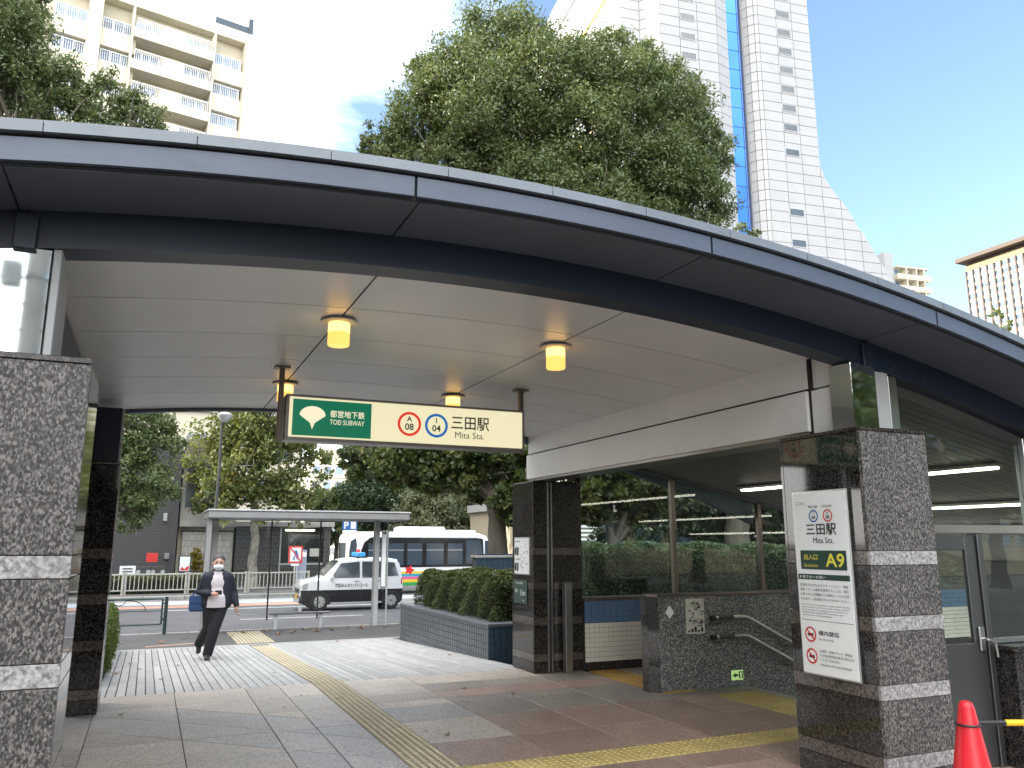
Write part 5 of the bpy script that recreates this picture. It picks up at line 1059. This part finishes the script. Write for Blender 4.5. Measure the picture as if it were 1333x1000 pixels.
tree('garden_tree', 'branching tree with bright leaves seen through the left glazing pane', gb(797,17,.28), fk(797,700,17), [lb(775,612,42,16.5),lb(820,622,46,17),lb(865,622,40,17.4),lb(770,665,26,17),lb(835,660,26,17.5),lb(800,560,70,17)], 34000, .13, 'leaf_mixed', r=.16, seed=46, nb=3, aspect=.6, shell=.35)
tree('garden_tree', 'dark dense evergreen with thick trunk seen through the glazing', gb(957,19,.28), fk(960,640,19), [lb(920,640,44,19.5),lb(985,640,48,19.5),lb(1020,690,48,20),lb(900,690,40,20.5),lb(1080,650,60,20),lb(960,690,34,21.5),lb(950,590,80,20),lb(860,700,40,23),lb(800,695,30,24),lb(1010,640,50,22),lb(900,650,45,23)], 52000, .16, 'leaf_dark', r=.3, seed=47, aspect=.5)
tree('garden_tree', 'dark evergreen beyond the glass gate', gb(1240,24,.2), fk(1240,660,24), [lb(1180,680,50,24),lb(1240,660,60,24),lb(1310,680,60,24),lb(1380,660,70,24)], 9000, .22, 'leaf_dark', r=.3, seed=48)
tree('young_tree', 'thin yellow green treetop peeking over the canopy edge', gb(1302,40,-.4), fk(1302,500,40), [lb(1300,410,9,40),lb(1304,432,15,40),lb(1296,450,16,40),lb(1325,445,8,40),lb(1303,480,22,40)], 1300, .24, 'leaf_plane', r=.06, seed=49, nb=1)
tree('young_tree', 'small treetop peeking over the canopy before the blue glass strip', gb(975,34,-.4), fk(975,420,34), [lb(966,296,8,34),lb(981,306,10,34),lb(972,330,14,34)], 900, .17, 'leaf_camphor', r=.05, seed=50, nb=1)
tree('yellow_shrub', 'small yellow leaved shrub beside the poster stand', gb(257,39.5,-.37), fk(257,745,39.5), [lb(256,722,8,39.5),lb(258,735,8,39.5)], 500, .18, 'leaf_yellow', r=.04, seed=51, nb=1, cat='shrub')
RG = 'trees on the square behind the photographer'
for k, (x, y, h, wd) in enumerate(((16,-8,9,'nearest the pole'),(23,-11,10,'beside the low office'),(31,-13,10,'by the far corner'),(40,-14,11,'at the end of the row'),(9.5,-17,9,'in front of the brown office'),(-12,-15,9,'on the open side'))):
    tree('rear_tree', 'leafy tree on the square behind the photographer '+wd, (x,y,0), (x,y,h*.32), [(x,y,h*.55,2.6,2.6,2.2),(x-1.8,y+.8,h*.72,2.2,2.2,2),(x+1.8,y-.5,h*.8,2.4,2.4,2),(x-2.2,y,h*.36,1.9,1.9,1.5),(x+2.4,y,h*.38,1.9,1.9,1.5)], 9000, .32, 'leaf_camphor', r=.25, seed=52+k, group=RG)
# fallen leaves
random.seed(17); lm = []
def dry_leaf(seed):
    g = random.Random(seed); mb = MB(); n = 14; vs = [(0,0,.006)]
    for k in range(n):
        a = 2*math.pi*k/n; r_ = .085*(1.15 if k%3 == 0 else .62)*g.uniform(.8,1.15); vs.append((r_*math.cos(a), r_*math.sin(a)*.8, .004+r_*r_*g.uniform(.5,5.5)+g.uniform(0,.008)))
    mb.add(vs, [(0,1+k,1+(k+1)%n) for k in range(n)]); me = mb.mesh('fallen_leaf', M['leaf_dry']); a = me.attributes.new('rnd','FLOAT','FACE'); v = g.random()
    a.data.foreach_set('value', [min(1,max(0,v+g.uniform(-.15,.15))) for _ in range(n)]); return me
lm = [dry_leaf(60+k) for k in range(6)]
for px, py in ((158,838),(210,838),(240,832),(318,824),(345,822),(362,826),(380,824),(398,820),(432,820),(452,817),(470,818),(500,816),(300,829),(262,829),(190,846),(412,822),(520,813),(148,842)):
    p = atZ(px, py, zq(18.5)); o = link('fallen_leaf', random.choice(lm), None, (p[0],p[1],zq(p[1])+.004)); o.rotation_euler = (0,0,random.uniform(0,6)); s = random.uniform(.6,1.5); o.scale = (s,s,s); tag(o, 'dry brown leaf on the dark asphalt pavement by the shelter', 'leaf', 'fallen leaves on the asphalt')
for px, py in ((170,862),(182,872),(232,866),(210,892),(455,834),(480,842),(585,856),(500,850),(440,826),(150,880)):
    p = atZ(px, py, -.12); o = link('fallen_leaf', random.choice(lm), None, (p[0],p[1],zs(p[1])+.003)); o.rotation_euler = (0,0,random.uniform(0,6)); s = random.uniform(.3,.75); o.scale = (s,s,s); tag(o, 'dry brown leaf on the pale striped paving', 'leaf', 'fallen leaves on the striped paving')
for px, py in ((357,877),(370,922),(392,906),(582,958),(555,952),(604,897),(442,910),(157,931),(668,904)):
    p = atZ(px, py, 0); o = link('fallen_leaf', random.choice(lm), None, (p[0],p[1],.002)); o.rotation_euler = (0,0,random.uniform(0,6)); s = random.uniform(.25,.5); o.scale = (s,s,s); tag(o, 'small dry leaf scrap on the granite slabs', 'leaf', 'leaf scraps on the granite slabs')

# ================================================================ BUILDINGS
pm('cream_wall', (.60,.545,.42), .8, 0, var=.06, vscale=.4, dirt=.2); pm('cream_light', (.66,.605,.475), .8, 0, var=.05, vscale=.5, dirt=.15); pm('beige_wall', (.42,.36,.26), .8)  # plain darker beige for the garden and rear buildings
pm('tower_panel', (.33,.335,.34), .45, 0, var=.05, vscale=.25, rnd=.03, dirt=.1); pm('tower_gap', (.235,.24,.245), .6); pm('tower_dark', (.16,.17,.19), .4); pm('tan_wall', (.36,.26,.13), .7, 0, var=.06, vscale=.2); pm('concrete', (.40,.385,.36), .8, 0, var=.12, vscale=.6, dirt=.3)
pm('brown', (.10,.075,.06), .7); pm('window_mix', (.15,.23,.34), .15, 0, var=.5, vscale=.6, rnd=.5, spec=.8)
def shared(name, mb, mat): return mb.mesh(name, M[mat])
# cream apartment block
ab = thing('apartment_block', 'cream apartment block with white railed balconies rising behind the canopy', 'building', (7.41,65.36,-.4), R(10), wb=False)
obj('wall', MB().box(-46, -2.6, 1.2, 16, 0, 44.6), M['cream_wall'], ab); obj('parapet', MB().box(-46, -2.45, .3, 1.19, 43.9, 44.9, b=.03), M['cream_light'], ab)
for a, b in ((-3.25,-2.35),(-15.0,-14.05),(-24.6,-23.7),(-36.4,-35.5)): obj('pilaster', MB().box(a, b, -.15, 1.19, 0, 44.3, b=.03), M['cream_light'], ab)
obj('roof_panel', MB().box(-5.7, -3.0, .6, .9, 44.95, 45.7), M['tile_navy'], ab); obj('roof_panel', MB().box(-3.0, -2.6, .5, 1.3, 44.92, 46.5), M['tile_navy'], ab); obj('roof_panel', MB().box(-11.9, -11.2, .5, 1.3, 44.92, 45.9), M['tile_navy'], ab)
win = MB(); win.box(0,2.2,0,.05,0,1.15,m=1)
for a in (0,.70,1.42,2.12): win.box(a,a+.08,-.04,.0,0,1.15,m=0)
win.box(0,2.2,-.04,0,1.1,1.18); win.box(0,2.2,-.04,0,-.03,.05)
for k in range(15): win.box(.02+k*.152,.05+k*.152,-.35,-.32,0,.95)
win.box(0,2.2,-.36,-.31,.92,.98); win.box(0,2.2,-.36,-.31,.0,.05); WIN = win.mesh('window', [M['white'],M['window_mix']])
rl = MB()
for k in range(15): rl.box(.02+k*.14,.055+k*.14,-.02,.02,0,.85)
rl.box(0,2.05,-.03,.03,.82,.9); RAIL = rl.mesh('balcony_rail', M['white'])
bd = MB(); bd.box(0,1.9,0,.05,0,2.0,m=1); 
for a in (0,.6,1.22,1.82): bd.box(a,a+.08,-.04,0,0,2.0)
BDOOR = bd.mesh('balcony_door', [M['white'],M['window_mix']])
spb = MB(); spb.box(0,2.5,0,.9,0,1.45,b=.02); SPAN = spb.mesh('spandrel', M['cream_light'])
BAL = MB().box(0,6.0,0,1.5,0,.18).mesh('balcony_slab', M['cream_light']); PAR = MB().box(0,6.0,0,.14,0,.62,b=.01).mesh('balcony_parapet', M['cream_light']); SOL = MB().box(0,1.6,-.01,.13,0,1.55,b=.01).mesh('balcony_panel', M['cream_light']); FIN = MB().box(0,.14,0,1.4,0,2.7).mesh('balcony_fin', M['cream_light'])
for f in range(9):
    z = 40.95-2.72*f
    for off in (0, -21.45):
        if f > 6 and off: continue
        link('balcony_slab', BAL, ab, (-11.85+off,-.3,z)); pr_ = link('balcony_parapet', PAR, ab, (-11.85+off,-.3,z+.18)); link('balcony_panel', SOL, ab, (-9.6+off,-.3,z+.15)); 
        for u in (-11.65,-7.98): link('balcony_rail', RAIL, ab, (u+off,-.23,z+.8)); 
        for u in (-11.6,-7.9): link('balcony_door', BDOOR, ab, (u+off,1.14,z+.2))
        for u in (-11.98,-5.83): link('balcony_fin', FIN, ab, (u+off,-.25,z-.1))
        for u in (-5.62,-13.95): link('window', WIN, ab, (u+off,.75,z+.25)); link('spandrel', SPAN, ab, (u-.1+off,.28,z-1.25))
    for u in (-17.2,-20.6): link('window', WIN, ab, (u,.75,z+.25)); link('spandrel', SPAN, ab, (u-.15,.28,z-1.25))
# white tower with blue glass strip
tw = thing('office_tower', 'tall white panelled tower with a blue glass strip and flaring base', 'building', (95.21,107.52,-.5), R(-8), wb=False)
edge = [(200,16.45),(73.4,16.45),(70,17.5),(65.4,21.4),(59.9,25.2),(54.1,28.9),(50,31.2),(42,35.5),(30,40),(0,44)]
def uend(z):
    for (za,ua),(zb,ub) in zip(edge[:-1],edge[1:]):
        if za >= z >= zb: return ua+(ub-ua)*(za-z)/(za-zb)
    return 44
ZT = 128
def prof(zs_): return [(uend(z)-.15,z) for z in zs_]
zl = [0,30,42,50,54.1,59.9,65.4,70,73.4,ZT]
obj('core', MB().prism([(4.95,0)]+prof(zl)+[(4.95,ZT)], 'y', .12, 58), M['tower_gap'], tw); obj('core', MB().box(-16.25, -4.2, .12, 58, 0, ZT), M['tower_gap'], tw); obj('core', MB().box(-22.7, -16.25, 3.0, 64, 0, ZT), M['tower_gap'], tw); obj('core', MB().box(-4.2, 4.95, 2.75, 58, 0, ZT), M['tower_dark'], tw)
rows = [30.2+2.025*k for k in range(48)]
def panels(us, ylist, name='panel_field', clipedge=False):
    mb = MB(); g = .05
    for z in rows:
        z0, z1 = z+g, z+2.025-g
        for (a,ya),(b,yb_) in zip(zip(us[:-1],ylist[:-1]),zip(us[1:],ylist[1:])):
            if clipedge:
                e0, e1 = uend(z0), uend(z1)
                if a >= max(e0,e1)-.3: continue
                b0, b1 = min(b,e0), min(b,e1)
                if b1 <= a+.05: b1 = a+.05
            else: b0 = b1 = b
            d = Vector((b-a,yb_-ya,0)).normalized()*g; nrm = Vector((d.y,-d.x,0)).normalized()*.10
            P = [(a+d.x,ya+d.y,z0),(b0-d.x,yb_-d.y,z0),(b1-d.x,yb_-d.y,z1),(a+d.x,ya+d.y,z1)]; Q = [(p[0]-nrm.x*.5,p[1]-nrm.y*.5+.1,p[2]) for p in P]
            mb.add(P+Q, [(0,1,2,3),(0,4,5,1),(1,5,6,2),(2,6,7,3),(3,7,4,0)])
    o = obj(name, mb, M['tower_panel'], tw); o['kind'] = 'stuff'; return o
panels([4.95,8.94,12.5,16.45,20.4,24.4,28.4,32.4,36.4,40.4,44], [0]*11, clipedge=True); panels([2.72,3.3,4.2,4.95], [2.3,1.2,.35,0]); panels([-16.2,-12.17,-8.42,-4.28], [0]*4); panels([-4.28,-1.3], [0,1.2]); panels([-19.0,-16.2], [2.9,0]); panels([-22.8,-19.0], [2.9,2.9])
# sunlit side wall with its long floor lines
mb = MB()
for z in rows: mb.box(-22.85, -22.69, 3.0, 63.9, z+.05, z+1.97)
o = obj('side_panels', mb, M['tower_panel'], tw); o['kind'] = 'stuff'
for k, z in enumerate(rows):
    if k%6 == 2: obj('side_band', MB().box(-23.0, -22.86, 3.2, 63, z+.2, z+.8), M['bar_yellow' if k%12 == 2 else 'tower_gap'], tw)
TW = MB().box(0,2.9,-.02,.1,0,1.25).mesh('window', M['pane_dark']); TF = MB().box(-.12,3.02,-.06,.04,-.14,1.38).mesh('window_frame', M['grey_light'])
zw = [103.65-4.05*k for k in range(7)]+[74.2,62.1,56.0,50]+[107.7,111.75,115.8]
for z in zw: link('window', TW, tw, (9.0,-.10,z)); link('window_frame', TF, tw, (9.0,-.04,z))
for k in range(-3,9): link('window', TW, tw, (-11.95,-.10,98.85-4.05*k)); link('window_frame', TF, tw, (-11.95,-.04,98.85-4.05*k))
BP = MB().box(.04,3.62,0,.08,.04,3.96).mesh('glass_pane', M['pane_blue'])
for k in range(25): link('glass_pane', BP, tw, (-1.28,2.62,27.4+4.05*k)); link('glass_pane', MB().box(.04,3.62,0,.08,.04,.5).mesh('glass_pane', M['pane_blue']), tw, (-1.28,2.615,27.4+4.05*k-.46)) if False else None
obj('glass_mullion', MB().box(1.9,1.98,2.5,2.6,0,ZT), M['tower_dark'], tw); obj('return_wall', MB().box(2.45,2.70,2.2,2.75,0,ZT), M['tower_dark'], tw)
obj('roof_antenna', MB().tube([(17.6,6,71),(17.6,6,74)], .12, 6).tube([(18.6,6,70),(18.6,6,73)], .1, 6).tube([(17.6,6,73),(19.2,6,73.2)], .06, 5), M['tower_gap'], tw)
# tan office slab on the right
K = 350/230.; to = thing('office_slab', 'tan office block with vertical fins and overhanging flat roof', 'building', (210.53*K,157.86*K,-.5), 0, wb=False)
zt_ = (81-1.65)*K+1.65; y_e = -9.6*K
obj('wall', MB().box(.3, 40, y_e-130, y_e, 0, zt_), M['tan_wall'], to); obj('roof', MB().box(-3.2, 44, y_e-132, y_e+2.2, zt_+1.6, zt_+3.4), M['brown'], to); obj('attic', MB().box(2, 38, y_e-128, y_e-2, zt_, zt_+1.6), M['brown'], to)
fin = MB().box(-.55,.3,-.26,.26,0,zt_-2.5).mesh('fin', M['brown']); wp = MB(); 
wp.box(.12,.29,.42,2.85,0,1.75); OW = wp.mesh('window', M['window_mix']); SP = MB().box(.05,.29,.32,2.95,0,1.5).mesh('spandrel', M['cream_light'])
for c in range(18):
    link('fin', fin, to, (0,y_e-.3-3.2*c,0))
    if c < 14:
        for f in range(17): link('window', OW, to, (0,y_e-.3-3.2*(c+1),zt_-4.6-3.5*f)); link('spandrel', SP, to, (0,y_e-.3-3.2*(c+1),zt_-6.3-3.5*f))
# small white balcony flats beside the tower foot
p = atD(1180,708,180); sm = thing('balcony_flats', 'small pale flats with open balconies beside the foot of the tower', 'building', (p[0],p[1],-.5), R(-8), wb=False)
obj('wall', MB().box(3, 12.5, 2, 14, 0, 66.8), M['cream_light'], sm); obj('stair_tower', MB().box(2.0, 4.6, .8, 8, 0, 70.6), M['tower_panel'], sm)
for f in range(6):
    z = 64.3-2.9*f; obj('balcony_slab', MB().box(4.7, 14.4, -.2, 2, z, z+.9), M['cream_light'], sm); obj('roof_slab' if f == 0 else 'balcony_edge', MB().box(4.7, 14.2, -.1, 2, z+2.6, z+2.85), M['cream_light'], sm)
    for u in (7.3,10.2,12.4): obj('balcony_fin', MB().box(u, u+.25, -.15, 2, z+.92, z+2.58), M['cream_light'], sm)
    for u in (5.2,8.0,10.7): obj('window', MB().box(u, u+1.7, 1.9, 1.98, z+.95, z+2.5), M['window_mix'], sm)
# pale far flats seen between the trees
p = atD(428,708,150); fa = thing('far_flats', 'far pale flats seen between the plane tree and the dark tree', 'building', (p[0],p[1],-.5), 0, wb=False)
obj('wall', MB().box(-4, 9, 0, 12, 0, 17), M['cream_light'], fa); obj('wall', MB().box(-1.5, 2, .4, 10, 17, 19.6), M['cream_wall'], fa)
fw_ = MB().box(0,1.2,-.06,.04,0,1.3).mesh('window', M['window_mix'])
for f in range(5):
    for c in range(6): link('window', fw_, fa, (-3.5+c*2.1,0,15-2.8*f)); 
    obj('floor_band', MB().box(-4.1, 9.1, -.15, 0, 14.2-2.8*f, 14.5-2.8*f), M['cream_wall'], fa)
# dark tiled building across the road and its neighbours
def brick(name, c1, c2, sc=1., w=.22, h=.075):
    m, nt, b = nodes(name); l = nt.links.new; t = N(nt,'ShaderNodeTexCoord'); mp_ = N(nt,'ShaderNodeMapping'); mp_.inputs['Rotation'].default_value = (R(90),0,0); br = N(nt,'ShaderNodeTexBrick'); br.inputs['Scale'].default_value = sc
    br.inputs['Color1'].default_value = (*c1,1); br.inputs['Color2'].default_value = (*[q*1.35 for q in c1],1); br.inputs['Mortar'].default_value = (*c2,1); br.inputs['Brick Width'].default_value = w; br.inputs['Row Height'].default_value = h; br.inputs['Mortar Size'].default_value = .012
    l(t.outputs['Object'], mp_.inputs[0]); l(mp_.outputs[0], br.inputs['Vector']); l(br.outputs[0], b.inputs['Base Color']); b.inputs['Roughness'].default_value = .55; return m
brick('dark_tile_wall', (.028,.030,.034), (.085,.085,.085), 1., .2, .07); brick('grey_lattice', (.44,.42,.38), (.26,.25,.23), 1., .3, .3); brick('mesh_wall', (.045,.043,.04), (.12,.115,.105), 1., .22, .22)
db = thing('dark_tiled_building', 'dark tiled building with a pale wall lamp across the road', 'building', (-4,42,-.37))
obj('wall', MB().box(-13, 1.22, 42, 52, -.4, 6.4), M['dark_tile_wall'], db); obj('parapet', MB().box(-13.05, 1.26, 41.95, 42.3, 6.4, 6.6), M['dark_grey'], db)
a, b = atY(213,668,41.9), atY(217.5,679,41.9); obj('wall_lamp', MB().box(a[0], b[0], 41.8, 41.98, b[2], a[2], b=.03), M['grey_light'], db); a, b = atY(214,720,41.9), atY(220,728,41.9); obj('meter_box', MB().box(a[0], b[0], 41.82, 41.98, b[2], a[2], b=.02), M['grey_paint'], db)
eb = thing('entrance_building', 'pale concrete building front with lattice screen beside the dark tiled one', 'building', (2.6,43,-.37))
obj('upper_wall', MB().box(1.3, 3.9, 42.4, 52, 2.75, 6.9), M['concrete'], eb); obj('lower_wall', MB().box(1.3, 3.9, 43.1, 52, -.4, 2.75), M['cream_light'], eb); obj('sill_band', MB().box(1.3, 3.95, 42.3, 43.2, 2.45, 2.75, b=.02), M['concrete'], eb); obj('base', MB().box(1.3, 3.95, 42.6, 43.1, -.4, .1), M['concrete'], eb)
obj('lattice_screen', MB().box(1.5, 3.75, 42.75, 42.8, .35, 2.2), M['grey_lattice'], eb); obj('screen_rail', MB().box(1.42, 3.85, 42.72, 42.83, 2.2, 2.3), M['dark_grey'], eb)
for k in range(3): obj('upper_window', MB().box(1.5+k*.8, 2.2+k*.8, 42.33, 42.4, 3.4, 5.4), M['pane_dark'], eb); obj('window_frame', MB().box(1.45+k*.8, 1.5+k*.8, 42.3, 42.42, 3.3, 5.5), M['grey_paint'], eb)
lbd = thing('low_dark_building', 'low dark building with mesh walls and lit window behind the plane tree', 'building', (6.4,43,-.37))
obj('wall', MB().box(4.0, 6.15, 43, 52, -.4, 2.5), M['mesh_wall'], lbd); obj('wall', MB().box(6.15, 8.7, 44.2, 52, -.4, 2.5), M['dark_grey'], lbd); obj('wall', MB().box(8.4, 8.75, 43, 44.2, -.4, 2.5), M['mesh_wall'], lbd); obj('roof', MB().box(3.9, 8.9, 42.8, 52, 2.5, 2.75, b=.02), M['concrete'], lbd)
obj('dado', MB().box(6.16, 8.39, 43.05, 43.3, -.4, .55), M['mesh_wall'], lbd); obj('counter', MB().box(6.16, 8.39, 43.0, 43.4, .56, .66, b=.01), M['grey_light'], lbd); obj('glass_front', MB().box(6.2, 8.38, 43.1, 43.12, .67, 2.4), M['glass_clear'], lbd)
obj('ceiling_tube', MB().box(6.5, 8.0, 43.5, 43.6, 2.3, 2.38), M['tube_light'], lbd); obj('door_post', MB().box(6.16, 6.24, 42.98, 43.06, -.38, 2.45), M['grey_light'], lbd); obj('notice', MB().box(7.7, 8.2, 42.96, 43.0, 1.0, 1.4), M['map_print'], lbd)
up = thing('white_house', 'white house front glimpsed through the leaves of the plane tree', 'building', (4,56,-.4)); obj('wall', MB().box(1, 9.2, 56, 66, -.4, 10.2), M['cream_light'], up); obj('roof_edge', MB().box(.8, 9.4, 55.8, 66, 10.2, 10.6), M['white'], up)
for f in range(3):
    for c in range(4): obj('window', MB().box(1.8+c*1.9, 2.9+c*1.9, 55.93, 56.02, 1.5+f*2.9, 2.9+f*2.9), M['window_mix'], up)
# garden wall and pale building beyond the glazing
gw = thing('garden_building', 'pale low building with louvres beyond the garden trees', 'building', (22,40,-.4)); obj('wall', MB().box(17, 60, 34, 44, -.4, 3.4), M['beige_wall'], gw); obj('roof_edge', MB().box(16.8, 60, 33.8, 44, 3.4, 3.8), M['grey_light'], gw)
for k in range(14): obj('louvre', MB().box(17.9, 20.5, 33.85, 33.98, .6+k*.2, .7+k*.2), M['white'], gw)
# unseen office block added on the left to keep sun off the square
ob = thing('added_shade_block', 'long grey office block added out of view to shade the square', 'building', (-58,30,-.5)); obj('wall', MB().box(-74, -48, -45, 48, -.5, 44), M['concrete'], ob)
ow = MB().box(-.1,.05,0,2.4,0,1.7).mesh('window', M['window_mix'])
for f in range(12):
    for c in range(24): link('window', ow, ob, (-48,-42+c*3.7,1.6+f*3.5))
rb_ = thing('brown_office', 'brown office building across the square behind the photographer', 'building', (20,-34,-.5)); obj('wall', MB().box(2, 62, -46, -30, -.5, 15), M['beige_wall'], rb_)
ow2 = MB().box(0,2.2,-.05,.1,0,1.6).mesh('window', M['window_mix'])
for f in range(4):
    for c in range(18): link('window', ow2, rb_, (3+c*3.2-20,4.0,2.0+f*3.3)).matrix_parent_inverse = Matrix()
# utility pole behind the photographer (seen in the mirror box)
up_ = thing('utility_pole', 'concrete utility pole with box and cables behind the photographer', 'utility pole', (-1.93,-5.5,0)); obj('pole', MB().tube([(-1.93,-5.5,-.02),(-1.93,-5.5,11)], [.2,.15], 14), M['concrete'], up_, 40); obj('switch_box', MB().box(-2.42, -2.16, -5.6, -5.35, 5.6, 6.0, b=.02), M['grey_light'], up_); obj('cross_arm', MB().box(-3.4, -.6, -5.45, -5.35, 8.2, 8.32), M['steel_dark'], up_)
for z in (5.75, 6.6): obj('pole_band', MB().lathe([(.19,0),(.19,.06)], (-1.93,-5.5,z), 14), M['steel'], up_)
for k in range(7): obj('cable', MB().tube([(-30,-5-k*.7,5.2+k*.45),(-12,-5.2,4.6+k*.4),(-1.95,-5.4,4.9+k*.42),(14,-5.6,4.9+k*.4),(30,-6+k*.6,6.2+k*.5)], .018, 5), M['black'], up_)
flush_texts()
for o in scene.objects:
    if '_wb' in o: del o['_wb']
